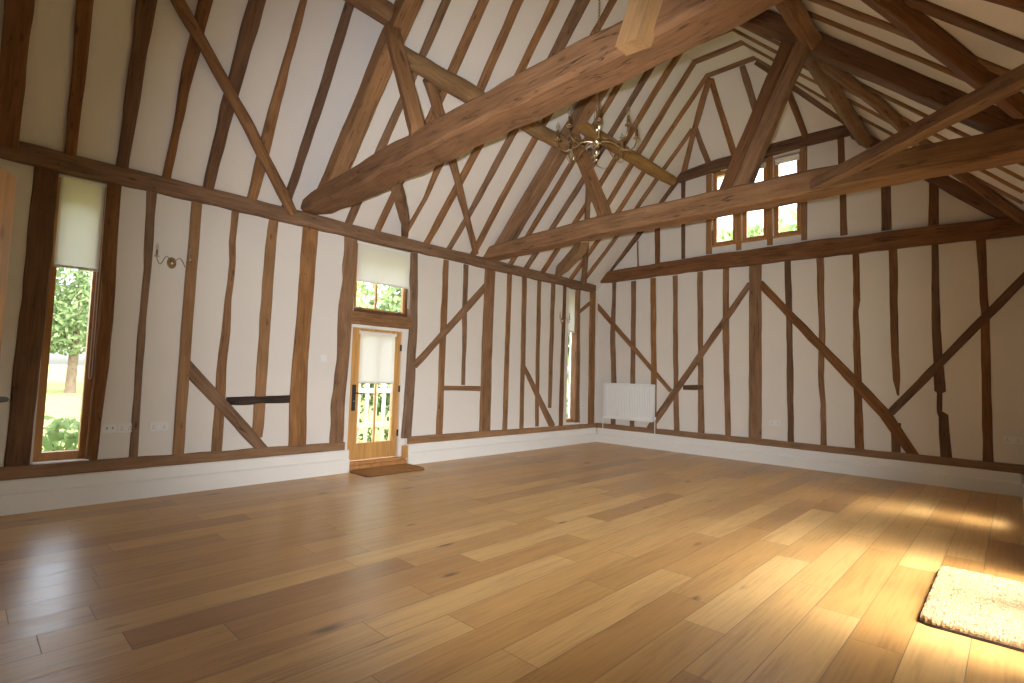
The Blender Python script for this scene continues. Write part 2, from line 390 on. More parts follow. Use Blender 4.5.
# traced timber positions in metres (along the wall, height, width)
D = {
'L_S1':[[0.492,3.39,0.18],[0.493,2.391,0.193],[0.485,1.808,0.194],[0.472,1.205,0.182],[0.463,0.5,0.175]],
'L_S2':[[1.045,3.384,0.112],[1.062,1.902,0.126],[1.032,0.451,0.099]],
'L_S3':[[1.381,3.379,0.094],[1.39,2.489,0.074],[1.382,1.712,0.071],[1.388,1.058,0.068],[1.389,0.444,0.078]],
'L_S4':[[1.828,3.388,0.108],[1.816,2.325,0.112],[1.809,1.212,0.116],[1.813,0.428,0.107]],
'L_S5':[[2.259,3.37,0.087],[2.242,2.978,0.085],[2.257,2.732,0.074],[2.241,2.272,0.077],[2.235,1.892,0.101],[2.216,1.588,0.106],[2.217,0.927,0.116],[2.214,0.432,0.112]],
'L_S6':[[2.723,3.419,0.114],[2.712,3.232,0.132],[2.691,2.251,0.14],[2.682,0.726,0.138],[2.673,0.589,0.134]],
'L_P1':[[3.225,3.457,0.204],[3.214,3.343,0.21],[3.196,2.31,0.199],[3.173,1.566,0.205],[3.173,1.05,0.228],[3.196,0.424,0.231]],
'L_P2':[[3.824,3.39,0.197],[3.83,2.747,0.204],[3.805,2.352,0.223],[3.79,1.591,0.185],[3.754,1.043,0.205],[3.761,0.43,0.198]],
'L_P3':[[4.953,3.362,0.13],[4.985,2.149,0.143],[4.979,1.322,0.163],[4.945,0.43,0.178]],
'L_S7':[[5.604,3.358,0.119],[5.603,2.274,0.141],[5.596,0.438,0.133]],
'L_S8':[[6.055,3.359,0.104],[6.064,2.316,0.113],[6.08,1.945,0.092],[6.082,1.25,0.087]],
'L_P4':[[6.631,3.356,0.241],[6.622,2.069,0.243],[6.624,0.411,0.261]],
'L_S9':[[7.159,3.367,0.121],[7.154,1.916,0.122],[7.156,0.442,0.134]],
'L_S10':[[7.579,3.376,0.14],[7.602,1.94,0.13],[7.613,0.454,0.115]],
'L_S11':[[8.032,3.371,0.124],[8.042,1.964,0.123],[8.072,0.467,0.113]],
'L_S12':[[8.477,3.388,0.138],[8.465,2.091,0.13],[8.456,0.795,0.116]],
'L_S13':[[8.871,3.381,0.104],[8.844,2.008,0.12],[8.839,0.43,0.139]],
'L_S14':[[9.368,3.363,0.099],[9.412,0.446,0.168]],
'L_PC':[[9.89,3.388,0.204],[9.922,0.422,0.214]],
'L_D1':[[2.285,1.032,0.104],[3.059,1.047,0.105]],
'L_R1':[[5.626,1.198,0.082],[6.483,1.186,0.087]],
'L_B1':[[1.806,1.476,0.142],[2.731,0.438,0.132]],
'L_B2':[[5.056,1.566,0.113],[6.536,3.033,0.128]],
'L_B3':[[7.612,1.644,0.094],[8.537,0.432,0.164]],
'L_BC':[[9.428,2.892,0.085],[9.815,3.132,0.087]],
'F_F1':[[0.339,3.613,0.1],[0.34,3.203,0.1],[0.318,2.479,0.134],[0.374,1.357,0.13],[0.371,0.405,0.122]],
'F_F2':[[0.838,3.585,0.117],[0.854,1.372,0.123],[0.85,0.382,0.115]],
'F_F3':[[1.308,3.602,0.132],[1.355,1.387,0.129],[1.374,0.388,0.126]],
'F_F4':[[1.811,3.599,0.108],[1.848,1.402,0.109],[1.874,0.354,0.129]],
'F_F5':[[2.339,3.618,0.116],[2.367,1.714,0.11],[2.39,0.346,0.135]],
'F_F6':[[2.856,3.633,0.123],[2.86,2.429,0.122],[2.883,1.472,0.114],[2.911,0.361,0.103]],
'F_P5':[[3.409,3.68,0.215],[3.405,0.394,0.219]],
'F_F7':[[3.957,3.646,0.111],[3.987,2.387,0.106],[4.004,0.388,0.104]],
'F_F8':[[4.475,3.631,0.115],[4.498,2.368,0.097],[4.473,1.601,0.09],[4.511,1.096,0.082],[4.508,0.377,0.101]],
'F_F9':[[5.003,3.644,0.094],[5.011,2.843,0.102],[4.992,2.663,0.081],[5.006,1.743,0.104],[5.013,0.827,0.124],[5.027,0.389,0.123]],
'F_F10':[[5.508,3.637,0.112],[5.504,2.33,0.103],[5.524,1.546,0.092],[5.54,1.305,0.033]],
'F_F10b':[[5.502,0.8,0.127],[5.503,0.385,0.127]],
'F_F11':[[6.028,3.628,0.089],[6.022,2.311,0.101],[6.051,1.501,0.134],[6.052,1.397,0.14],[6.046,1.367,0.065],[6.041,1.085,0.065],[6.083,1.029,0.121],[6.086,0.867,0.121],[6.108,0.387,0.137]],
'F_F12':[[6.551,3.632,0.102],[6.573,2.564,0.091],[6.566,0.35,0.118]],
'F_FB1':[[-0.115,3.109,0.12],[1.741,1.215,0.082]],
'F_FB2':[[3.305,3.272,0.104],[1.264,0.398,0.142]],
'F_FR':[[2.011,1.293,0.092],[2.425,1.317,0.107]],
'F_FB3':[[3.502,3.262,0.125],[5.37,1.011,0.162],[5.741,0.373,0.141]],
'F_FB4':[[7.049,3.073,0.113],[5.441,1.028,0.114]],
'G_G1':[[0.921,4.464,0.037],[0.942,3.884,0.037]],
'G_G2':[[1.386,5.175,0.141],[1.409,3.913,0.107]],
'G_G3':[[1.971,5.584,0.088],[1.982,3.931,0.078]],
'G_GW1':[[2.513,5.608,0.11],[2.523,3.953,0.109]],
'G_GW2':[[3.098,5.611,0.094],[3.102,3.951,0.093]],
'G_GW3':[[3.663,5.635,0.098],[3.663,3.963,0.093]],
'G_GW4':[[4.232,5.646,0.113],[4.231,3.967,0.095]],
'G_G5':[[4.805,5.676,0.099],[4.839,3.957,0.101]],
'G_G6':[[5.427,5.257,0.126],[5.429,3.941,0.133]],
'G_G7':[[6.029,4.774,0.114],[6.018,3.919,0.119]],
'pole1':[[0.088,2.854,3.542],[0.751,1.968,4.271],[1.279,1.204,4.852]],
'pole2':[[0.132,6.064,3.591],[0.744,5.162,4.264],[1.232,4.442,4.8],[1.509,3.986,5.105]],
'pole3':[[0.104,9.308,3.56],[0.577,8.703,4.079],[1.7,7.205,5.315]],
'wind2':[[6.166,4.975,4.564],[6.479,5.412,4.266],[6.734,5.76,4.024],[6.972,6.089,3.798]],
'wind3':[[5.116,7.166,5.562],[5.438,7.546,5.255],[5.687,7.754,5.019],[5.886,8.43,4.83],[6.235,9.168,4.498],[6.627,9.506,4.126],[7.004,9.927,3.768]],
}
SKY, SUN, FLASH, EXPO = 0.48, 0.32, 375.0, 2.09

# ------------------------------------------------------------------ roof planes (plaster face), inside normals
def P_L(x, o=0.055): return 3.55+SL*(x-0.05)+o*math.hypot(1, SL)
def P_R(x, o=0.032): return 3.85+SR*(6.97-x)+o*math.hypot(1, SR)
NL = Vector((SL, 0, -1)).normalized(); NR = Vector((-SR, 0, -1)).normalized()
ZT = 6.84                                            # underside of the flat joists
HS = (6.84-5.75)/(8.90-LEN)                          # slope of the hip in y
NH = Vector((0, HS, -1)).normalized()
def rl(x, y): return Vector((x, y, 3.55+SL*(x-0.05)))
def rr(x, y): return Vector((x, y, 3.85+SR*(6.97-x)))
def hipz(y): return 5.75+HS*(y-LEN)

def cut(planes):
    m = Matrix([p[0] for p in planes]); return m.inverted() @ Vector([p[1] for p in planes])
pl_L = ((-SL, 0, 1), P_L(0)); pl_R = ((SR, 0, 1), P_R(0)); pl_T = ((0, 0, 1), ZT+0.05)
pl_H = ((0, -HS, 1), hipz(0)+0.05*math.hypot(1, HS))
def py(y): return ((0, 1, 0), y)
def px(x): return ((1, 0, 0), x)

YB, YE = -0.30, LEN+0.30
# ceiling: plastered roof slopes, flat strip and hip in one shell
m = MB()
AL = cut([pl_L, pl_T, pl_H]); AR = cut([pl_R, pl_T, pl_H])
HLe = cut([pl_L, pl_H, py(YE)]); HRe = cut([pl_R, pl_H, py(YE)])
m.prism([cut([pl_L, px(-0.40), py(YB)]), cut([pl_L, px(-0.40), py(YE)]), HLe, AL, cut([pl_L, pl_T, py(YB)])], (-0.12, 0, 0.12))
m.prism([cut([pl_R, px(7.45), py(YB)]), cut([pl_R, px(7.45), py(YE)]), HRe, AR, cut([pl_R, pl_T, py(YB)])], (0.12, 0, 0.12))
m.prism([cut([pl_L, pl_T, py(YB)]), AL, AR, cut([pl_R, pl_T, py(YB)])], (0, 0, 0.15))
m.prism([HLe, AL, AR, HRe], (0, 0.12, 0.15))
struct(m.build('ceiling', M['plaster']))

# ------------------------------------------------------------------ walls with openings
def wall_mb(axis, face, back, us, vs, holes, clip=()):
    """axis 'x': wall in the plane x=face, u=y; axis 'y': plane y=face, u=x.  holes: (u0,u1,v0,v1)"""
    U = sorted(set(list(us)+[h[0] for h in holes]+[h[1] for h in holes]))
    V = sorted(set(list(vs)+[h[2] for h in holes]+[h[3] for h in holes]))
    inh = lambda u, v: any(h[0] < u < h[1] and h[2] < v < h[3] for h in holes)
    P = (lambda d, u, v: (d, u, v)) if axis == 'x' else (lambda d, u, v: (u, d, v))
    b = bmesh.new(); cache = {}
    def V_(d, u, v):
        k = (d, u, v)
        if k not in cache: cache[k] = b.verts.new(P(d, u, v))
        return cache[k]
    solid = {}
    for i in range(len(U)-1):
        for j in range(len(V)-1):
            solid[i, j] = not inh((U[i]+U[i+1])/2, (V[j]+V[j+1])/2)
    for (i, j), so in solid.items():
        if not so: continue
        u0, u1, v0, v1 = U[i], U[i+1], V[j], V[j+1]
        for d in (face, back): b.faces.new([V_(d, u0, v0), V_(d, u1, v0), V_(d, u1, v1), V_(d, u0, v1)])
        for (di, dj, a, c) in ((-1, 0, (u0, v0), (u0, v1)), (1, 0, (u1, v0), (u1, v1)), (0, -1, (u0, v0), (u1, v0)), (0, 1, (u0, v1), (u1, v1))):
            if not solid.get((i+di, j+dj), False):
                b.faces.new([V_(face, *a), V_(face, *c), V_(back, *c), V_(back, *a)])
    for co, no in clip:
        bmesh.ops.bisect_plane(b, geom=b.verts[:]+b.edges[:]+b.faces[:], plane_co=co, plane_no=no, clear_outer=True)
    bmesh.ops.recalc_face_normals(b, faces=b.faces)
    b.verts.index_update()
    m = MB(); m.add([v.co[:] for v in b.verts], [[v.index for v in f.verts] for f in b.faces]); b.free()
    return m

W1 = (0.575, 1.00, 0.45, 3.38); DW = (3.925, 4.935, -0.05, 3.38); W3 = (9.03, 9.455, 0.45, 3.38)
struct(wall_mb('x', -0.08, -0.36, (YB, YE), (-0.2, 3.46), [W1, DW, W3]).build('wall_left', M['plaster']))
GW = [(2.575, 3.045, 4.10, 5.60), (3.15, 3.61, 4.10, 5.60), (3.715, 4.18, 4.10, 5.60)]
clipL = ((0, 0, P_L(0)+0.02), (-SL, 0, 1)); clipR = ((0, 0, P_R(0)+0.02), (SR, 0, 1))
struct(wall_mb('y', LEN+0.08, LEN+0.30, (-0.40, 7.45), (-0.2, 5.78), GW, (clipL, clipR)).build('wall_far', M['plaster']))
DA = (3.72, 5.98, -0.05, 2.32); WB = (7.62, 8.12, 0.45, 3.38)
struct(wall_mb('x', XR, XR+0.30, (YB, YE), (-0.2, 3.80), [DA, WB]).build('wall_right', M['plaster']))
ND = (3.93, 4.74, 0.20, 2.20)
m = wall_mb('y', -0.20, -0.34, (-0.40, 7.45), (-0.2, 6.95), [ND], (clipL, clipR))
m.box(3.7, 5.0, -1.40, -1.36, -0.1, 2.5); m.box(3.66, 3.70, -1.40, -0.34, -0.1, 2.5); m.box(5.0, 5.04, -1.40, -0.34, -0.1, 2.5)  # closed box behind the doorway, unseen, added to keep sky light out
m.box(3.66, 5.04, -1.40, -0.34, 2.46, 2.5)
struct(m.build('wall_near', M['plaster']))
m = MB(); m.box(-0.30, 7.29, YB, YE, -0.12, 0.0); struct(m.build('floor', M['floor']))
m = MB(); m.box(3.70, 5.0, -1.36, -0.205, 0.0, 0.198); struct(m.build('floor_step', M['floor']))

# skirtings: a two-step painted plinth
def plinth(m, axis, face, sgn, u0, u1, back):
    prof = [(0, 0), (0, .165), (-.004, .178), (-.014, .188), (-.026, .193), (-.026, .296), (-.030, .308), (-.040, .318), (-back, .318), (-back, 0)]
    for (d, z) in ():
        pass
    poly = [((face+sgn*d, u0, z) if axis == 'x' else (u0, face+sgn*d, z)) for d, z in prof]
    m.prism(poly, (0, u1-u0, 0) if axis == 'x' else (u1-u0, 0, 0))
bl = MB(); plinth(bl, 'x', 0.0, 1, -0.2, 3.935, 0.12); plinth(bl, 'x', 0.0, 1, 4.945, LEN, 0.12); struct(bl.build('baseboard_left', M['white']))
bl = MB(); plinth(bl, 'y', LEN, -1, 0.0, 6.90, 0.10); struct(bl.build('baseboard_far', M['white']))
bl = MB()
for a, b in ((-0.2, 3.60), (6.10, LEN)): plinth(bl, 'x', 6.905, -1, a, b, 0.13)
struct(bl.build('baseboard_right', M['white']))

# ------------------------------------------------------------------ timbers of the long wall with the glazed door
XF = -0.06
def ltimber(key, name, label, cat, group, mat, depth=0.12, **kw):
    d = D['L_'+key]; pts = [(XF, u, z) for u, z, w in d]
    if 'ext' in kw:
        e0, e1 = kw.pop('ext')
        a, b = Vector(pts[0]), Vector(pts[1]); pts[0] = tuple(a+(a-b).normalized()*e0)
        a, b = Vector(pts[-1]), Vector(pts[-2]); pts[-1] = tuple(a+(a-b).normalized()*e1)
    fx = kw.pop('dx', 0.0)
    pts = [(p[0]+fx, p[1], p[2]) for p in pts]
    return timber(name, label, cat, group, mat, pts, [w for u, z, w in d], depth, (1, 0, 0), **kw)
GLS = 'oak studs of the long window wall'
GP = 'oak posts of the long window wall'
GB = 'diagonal braces of the long window wall'
ltimber('S1', 'wall_post', 'broad dark oak post between the ajar pine door and the tall slim window', 'post', GP, 'dark_oak', 0.16, wob=0.006, ext=(0, .07))
ltimber('S2', 'wall_post', 'dark oak post between the tall slim window and the pair of white sockets', 'post', GP, 'dark_oak', 0.15, wob=0.006, ext=(0, .03))
ltimber('S3', 'wall_stud', 'thin waney oak stud standing just before the wall light near the tall window', 'stud', GLS, 'oak', ext=(0, .03))
ltimber('S4', 'wall_stud', 'straight paler oak stud behind one candle of the wall light near the tall window', 'stud', GLS, 'pale_oak', wob=0.003, ext=(0, .03), dx=0.016)
ltimber('S5', 'wall_stud', 'wavy-edged oak stud crossing behind the upper part of the low diagonal brace', 'stud', GLS, 'oak', 0.11, ext=(0, .03), dx=-0.004)
ltimber('S6', 'wall_stud', 'paler oak stud crossed by the short blackened rail and ending on the diagonal brace', 'stud', GLS, 'pale_oak', 0.11, ext=(0, .02), dx=-0.004)
ltimber('P1', 'wall_post', 'wide weathered oak post with pegholes under the end of the nearer tie beam', 'post', GP, 'oak', 0.17, wob=0.004, ext=(0, .03), dx=0.02)
ltimber('P2', 'door_post', 'gnarled grey oak post on the handle side of the glazed door', 'post', GP, 'grey_oak', 0.17, wob=0.013, ext=(0, .02), dx=0.01)
ltimber('P3', 'door_post', 'slender oak post on the hinge side of the glazed door', 'post', GP, 'grey_oak', 0.17, wob=0.006, ext=(0, .02), dx=0.005)
ltimber('S7', 'wall_stud', 'oak stud crossed by the rising brace, first beyond the glazed door', 'stud', GLS, 'oak', 0.11, ext=(0, .02), dx=-0.004)
ltimber('S8', 'wall_stud', 'short oak stud standing on the little rail beyond the glazed door', 'stud', GLS, 'oak', 0.11, dx=-0.004)
ltimber('P4', 'wall_post', 'stout oak post under the end of the farther tie beam', 'post', GP, 'oak', 0.17, wob=0.007, ext=(0, .02), dx=0.02)
ltimber('S9', 'wall_stud', 'oak stud first past the post that carries the farther tie beam', 'stud', GLS, 'oak', ext=(0, .03))
ltimber('S10', 'wall_stud', 'oak stud from which the small falling brace near the corner starts', 'stud', GLS, 'oak', ext=(0, .03))
ltimber('S11', 'wall_stud', 'oak stud crossing behind the middle of the small falling brace near the corner', 'stud', GLS, 'oak', 0.11, ext=(0, .03), dx=-0.004)
ltimber('S12', 'wall_stud', 'oak stud resting on the foot of the small falling brace, before the far wall light', 'stud', GLS, 'oak', 0.11, dx=-0.004)
ltimber('S13', 'window_post', 'thin oak stud along the near side of the slim window by the corner', 'stud', GLS, 'dark_oak', 0.16, ext=(0, .02))
ltimber('S14', 'window_post', 'thin oak stud between the slim corner window and the corner post', 'stud', GLS, 'oak', 0.16, ext=(0, .02))
ltimber('PC', 'corner_post', 'oak post standing in the corner beside the white radiator', 'post', GP, 'oak', 0.14, ext=(0, .03), dx=0.012)
ltimber('D1', 'wall_rail', 'short blackened oak rail let in between stud and wide pegged post', 'rail', 'short rails in the framing', 'black_oak', 0.12, wob=0.007)
ltimber('R1', 'wall_rail', 'short oak rail beyond the glazed door, joined to the stout post', 'rail', 'short rails in the framing', 'oak', 0.12, wob=0.004)
ltimber('B1', 'wall_brace', 'low oak brace falling towards the wide pegged post, across two studs', 'brace', GB, 'oak', 0.12, wob=0.005, ext=(0, .05), dx=0.010)
ltimber('B2', 'wall_brace', 'oak brace rising from beside the glazed door to the stout post', 'brace', GB, 'oak', 0.12, wob=0.005, ext=(.02, .02), dx=0.010)
ltimber('B3', 'wall_brace', 'small oak brace falling to the sill near the far wall light', 'brace', GB, 'oak', 0.12, wob=0.005, ext=(0, .04), dx=0.010)
ltimber('BC', 'wall_brace', 'tiny oak brace rising to the corner post beside the slim corner window', 'brace', GB, 'oak', 0.12, wob=0.003, ext=(0, .05))
timber('door_lintel', 'heavy oak lintel between the glazed door and the small window above it', 'lintel', None, 'oak', [(-0.05, 3.88, 2.215), (-0.05, 4.93, 2.22)], 0.185, 0.20, (1, 0, 0), wob=0.006)
timber('sole_plate', 'long oak sill on the white plinth, under the tall window and the sockets', 'sill beam', 'oak sills on the plinth', 'pale_oak', [(-0.032, -0.18, 0.385), (-0.032, 2.0, 0.378), (-0.032, 3.87, 0.372)], [.135, .12, .11], 0.10, (1, 0, 0), wob=0.006)
timber('sole_plate', 'oak sill on the white plinth from the glazed door to the radiator corner', 'sill beam', 'oak sills on the plinth', 'pale_oak', [(-0.032, 4.96, 0.376), (-0.032, LEN+.05, 0.362)], [.12, .095], 0.10, (1, 0, 0), wob=0.004)
timber('wall_plate', 'long oak plate along the top of the window wall, carrying rafters and tie beams', 'wall plate', None, 'oak', [(0.03, -0.18, 3.45), (0.03, 2.4, 3.462), (0.03, 4.6, 3.45), (0.03, LEN-.19, 3.458)], [.175, .185, .175, .165], 0.26, (1, 0, 0), wob=0.008, ch=0.018)

# ------------------------------------------------------------------ timbers of the gable wall
YF = LEN+0.06
def ftimber(key, name, label, cat, group, mat, depth=0.12, pre='F_', **kw):
    d = D[pre+key]; pts = [(u, YF, z) for u, z, w in d]
    if 'ext' in kw:
        e0, e1 = kw.pop('ext')
        a, b = Vector(pts[0]), Vector(pts[1]); pts[0] = tuple(a+(a-b).normalized()*e0)
        a, b = Vector(pts[-1]), Vector(pts[-2]); pts[-1] = tuple(a+(a-b).normalized()*e1)
    fy = kw.pop('dy', 0.0)
    pts = [(p[0], p[1]+fy, p[2]) for p in pts]
    return timber(name, label, cat, group, mat, pts, [w for u, z, w in d], depth, (0, -1, 0), **kw)
GFS = 'oak studs of the gable wall below its tie beam'
ftimber('F1', 'wall_stud', 'crooked oak stud behind the corner end of the white radiator', 'stud', GFS, 'oak', wob=0.004)
ftimber('F2', 'wall_stud', 'oak stud behind the middle of the white radiator', 'stud', GFS, 'oak')
ftimber('F3', 'wall_stud', 'oak stud behind the valve end of the white radiator', 'stud', GFS, 'oak')
ftimber('F4', 'wall_stud', 'oak stud just past the radiator, crossed where the two braces meet', 'stud', GFS, 'oak', dy=0.004)
ftimber('F5', 'wall_stud', 'oak stud touched by the tiny notched rail beside the radiator brace', 'stud', GFS, 'oak', dy=0.004)
ftimber('F6', 'wall_stud', 'oak stud between the tiny notched rail and the wide middle post', 'stud', GFS, 'oak', dy=0.004)
ftimber('P5', 'wall_post', 'wide oak post in the middle of the gable wall, two braces joining it', 'post', None, 'oak', 0.17, wob=0.005, dy=-0.015)
ftimber('F7', 'wall_stud', 'straight oak stud next to the twin socket past the wide middle post', 'stud', GFS, 'dark_oak', dy=0.004, ext=(0, .02))
ftimber('F8', 'wall_stud', 'oak stud with a kinked lower half, second past the wide middle post', 'stud', GFS, 'oak', dy=0.004, ext=(0, .02))
ftimber('F9', 'wall_stud', 'dark oak stud with a nick halfway up, crossing the long falling brace', 'stud', GFS, 'dark_oak', dy=0.004, ext=(0, .02), spacing=0.05)
ftimber('F10', 'wall_stud', 'oak stud tapering to a point above the meeting of two long braces', 'stud', GFS, 'dark_oak', dy=0.004, wob=0.004)
ftimber('F10b', 'wall_stud', 'stub of oak stud under the long falling brace, standing on the sill', 'stud', GFS, 'dark_oak', dy=0.004, ext=(.08, .02))
ftimber('F11', 'wall_stud', 'deeply notched dark oak stud crossed by the brace rising to the dim corner', 'stud', GFS, 'dark_oak', dy=0.004, ext=(0, .02), spacing=0.05, wob=0.004)
ftimber('F12', 'wall_stud', 'dark oak stud last before the dim corner with the twin socket', 'stud', GFS, 'dark_oak', dy=0.004, ext=(0, .02))
GFB = 'long diagonal braces of the gable wall'
ftimber('FB1', 'wall_brace', 'thin oak brace falling from the radiator corner to the bigger brace', 'brace', GFB, 'oak', dy=-0.008, wob=0.004)
ftimber('FB2', 'wall_brace', 'oak brace falling from the wide middle post to behind the radiator', 'brace', GFB, 'oak', dy=-0.010, wob=0.005, ext=(.02, 0))
ftimber('FB3', 'wall_brace', 'long oak brace falling from the wide middle post away from the radiator', 'brace', GFB, 'dark_oak', dy=-0.010, wob=0.006, ext=(.02, .03))
ftimber('FB4', 'wall_brace', 'dark oak brace rising to the dim corner away from the radiator', 'brace', GFB, 'dark_oak', dy=-0.010, wob=0.005)
ftimber('FR', 'wall_rail', 'tiny notched oak rail between radiator brace and stud', 'rail', 'short rails in the framing', 'dark_oak', 0.12, wob=0.006)
timber('sole_plate', 'oak sill on the white plinth along the gable wall under the radiator', 'sill beam', 'oak sills on the plinth', 'pale_oak', [(-0.05, LEN+.03, 0.365), (3.6, LEN+.03, 0.368), (6.97, LEN+.03, 0.362)], [.11, .12, .12], 0.10, (0, -1, 0), wob=0.005)
timber('tie_beam', 'dark oak tie beam along the gable wall below the three small windows', 'beam', None, 'dark_oak', [(-0.14, LEN-.06, 3.725), (2.4, LEN-.06, 3.77), (4.45, LEN-.06, 3.765), (7.1, LEN-.06, 3.73)], [.24, .27, .285, .26], 0.22, (0, -1, 0), wob=0.010, ch=0.02)
GGS = 'short studs high in the gable'
ftimber('G1', 'gable_stud', 'sliver of oak stud above the gable tie beam near the window-wall side', 'stud', GGS, 'oak', 0.10, pre='G_', wob=0.004)
ftimber('G2', 'gable_stud', 'oak stud between the sliver and the collar end on the gable tie beam', 'stud', GGS, 'dark_oak', 0.10, pre='G_')
ftimber('G3', 'gable_stud', 'oak stud next to the pale jamb post of the first small gable window', 'stud', GGS, 'dark_oak', 0.10, pre='G_')
GGW = 'pale posts between the small gable windows'
ftimber('GW1', 'window_post', 'pale oak post before the first of the three small gable windows', 'post', GGW, 'pale_oak', 0.16, pre='G_', wob=0.002, dy=-0.01)
ftimber('GW2', 'window_post', 'pale oak post between the first and middle small gable windows', 'post', GGW, 'pale_oak', 0.16, pre='G_', wob=0.002, dy=-0.01)
ftimber('GW3', 'window_post', 'pale oak post between the middle and last small gable windows', 'post', GGW, 'pale_oak', 0.16, pre='G_', wob=0.002, dy=-0.01)
ftimber('GW4', 'window_post', 'pale oak post after the last of the three small gable windows', 'post', GGW, 'pale_oak', 0.16, pre='G_', wob=0.002, dy=-0.01)
ftimber('G5', 'gable_stud', 'dark oak stud first past the three small gable windows', 'stud', GGS, 'dark_oak', 0.10, pre='G_')
ftimber('G6', 'gable_stud', 'dark oak stud halfway from the small gable windows to the low roof corner', 'stud', GGS, 'dark_oak', 0.10, pre='G_')
ftimber('G7', 'gable_stud', 'dark oak stud in the low roof corner of the gable beyond the farther tie beam', 'stud', GGS, 'dark_oak', 0.10, pre='G_')
timber('collar_beam', 'dark oak collar across the gable over the heads of the small windows', 'beam', None, 'dark_oak', [(1.88, LEN-.02, 5.63), (2.7, LEN-.02, 5.70), (3.6, LEN-.02, 5.73), (5.10, LEN-.02, 5.74)], [.20, .21, .21, .17], 0.18, (0, -1, 0), wob=0.008)
timber('gable_rafter', 'oak rafter against the gable on the window-wall side', 'rafter', 'rafters against the gable', 'dark_oak', [(-.02, LEN-.02, 3.72), (0.29, LEN-.02, 3.97), (0.87, LEN-.02, 4.53), (1.44, LEN-.02, 5.19), (1.88, LEN-.02, 5.66)], .13, 0.14, (0, -1, 0), wob=0.006)
timber('gable_rafter', 'broad dark oak rafter against the gable on the dim side', 'rafter', 'rafters against the gable', 'dark_oak', [(5.02, LEN-.02, 5.66), (5.47, LEN-.02, 5.27), (6.03, LEN-.02, 4.68), (6.98, LEN-.02, 3.78)], .20, 0.14, (0, -1, 0), wob=0.008)

# ------------------------------------------------------------------ roof timbers
GR = 'rafters on the slope above the window wall'
def lraf(label, pts, w, mat='oak', name='roof_rafter', group=GR, depth=0.11, out=0.0, **kw):
    p = [rl(x, y)+NL*out for x, y in pts]
    return timber(name, label, 'rafter', group, mat, p, w, depth, NL, **kw)
def rraf(label, pts, w, mat='dark_oak', name='roof_rafter', group='rafters on the slope opposite the window wall', depth=0.11, out=0.0, **kw):
    p = [rr(x, y)+NR*out for x, y in pts]
    return timber(name, label, 'rafter', group, mat, p, w, depth, NR, **kw)
XL_, XR_ = 3.04, 3.83
lraf('very wide dark oak principal rafter over the ajar pine door, at the frame edge', [(-.05, .19), (.9, .165), (XL_, .12)], [.17, .18, .19], 'dark_oak', name='principal_rafter', group='principal rafters', depth=.2, out=.05)
lraf('dark oak rafter over the tall slim window, next to the very wide principal', [(-.05, .665), (1.02, .575), (XL_, .47)], [.095, .11, .11], 'dark_oak')
lraf('dark oak rafter above the pair of white sockets, second from the very wide principal', [(-.05, 1.09), (.7, 1.03), (1.17, .99), (XL_, .93)], [.105, .12, .145, .14], 'dark_oak')
lraf('dark oak rafter above the nearer wall light, crossed high up by the round brace', [(-.05, 1.495), (.4, 1.47), (.83, 1.435), (1.33, 1.425), (XL_, 1.38)], [.085, .07, .10, .12, .11], 'dark_oak')
lraf('broad dark oak rafter crossing behind the middle of the nearest round brace', [(-.05, 1.92), (.69, 1.865), (1.47, 1.84), (XL_, 1.78)], [.105, .125, .145, .14], 'dark_oak')
lraf('oak rafter crossing the low half of the nearest round brace, thin towards its top', [(-.05, 2.42), (.3, 2.38), (.8, 2.32), (1.19, 2.28), (1.61, 2.25), (XL_, 2.17)], [.10, .12, .11, .08, .055, .06], 'oak')
lraf('oak rafter meeting the plate beside the nearer principal and its tie beam', [(.02, 2.83), (1.07, 2.755), (1.76, 2.69), (XL_, 2.60)], [.09, .105, .095, .10], 'dark_oak')
lraf('oak rafter just beyond the nearer truss', [(-.05, 3.745), (.82, 3.72), (1.47, 3.72), (XL_, 3.70)], [.10, .10, .08, .10])
lraf('oak rafter second beyond the nearer truss', [(-.05, 4.21), (.5, 4.205), (1.69, 4.195), (XL_, 4.12)], [.09, .085, .12, .12])
lraf('curvy thin oak rafter third beyond the nearer truss', [(-.05, 4.67), (.5, 4.71), (.96, 4.66), (1.67, 4.70), (2.44, 4.61), (XL_, 4.57)], [.06, .055, .09, .11, .12, .12], spacing=0.05)
lraf('oak rafter over the middle of the bay between the two trusses', [(-.05, 5.13), (.81, 5.14), (1.93, 5.17), (XL_, 5.08)], [.10, .105, .11, .11])
lraf('oak rafter second before the farther truss, wide at its top', [(-.05, 5.60), (.5, 5.62), (1.45, 5.59), (2.3, 5.57), (XL_, 5.51)], [.08, .085, .11, .18, .20], 'grey_oak')
lraf('oak rafter last before the farther truss', [(-.05, 6.15), (.77, 6.07), (1.6, 6.04), (XL_, 6.01)], [.10, .10, .10, .10])
lraf('oak rafter first beyond the farther truss', [(-.05, 7.10), (1.2, 7.08), (XL_, 7.00)], [.10, .10, .10])
lraf('oak rafter second beyond the farther truss', [(-.05, 7.55), (1.2, 7.56), (XL_, 7.45)], [.10, .11, .11])
lraf('oak rafter third beyond the farther truss', [(-.05, 8.04), (1.35, 8.03), (2.5, 7.90), (XL_, 7.87)], [.10, .10, .11, .11])
lraf('oak rafter fourth beyond the farther truss, over the curved tie', [(-.05, 8.55), (1.22, 8.56), (2.4, 8.40), (XL_, 8.34)], [.12, .11, .11, .10])
lraf('oak rafter carrying the corner of the hip at the ceiling strip', [(-.05, 8.97), (1.2, 9.0), (2.2, 8.90), (XL_, 8.87)], [.09, .09, .09, .08])
lraf('short oak rafter next to the gable, ending on the hip', [(-.05, 9.40), (.74, 9.47), (1.6, 9.45), (2.5, 9.45)], [.08, .08, .08, .07])

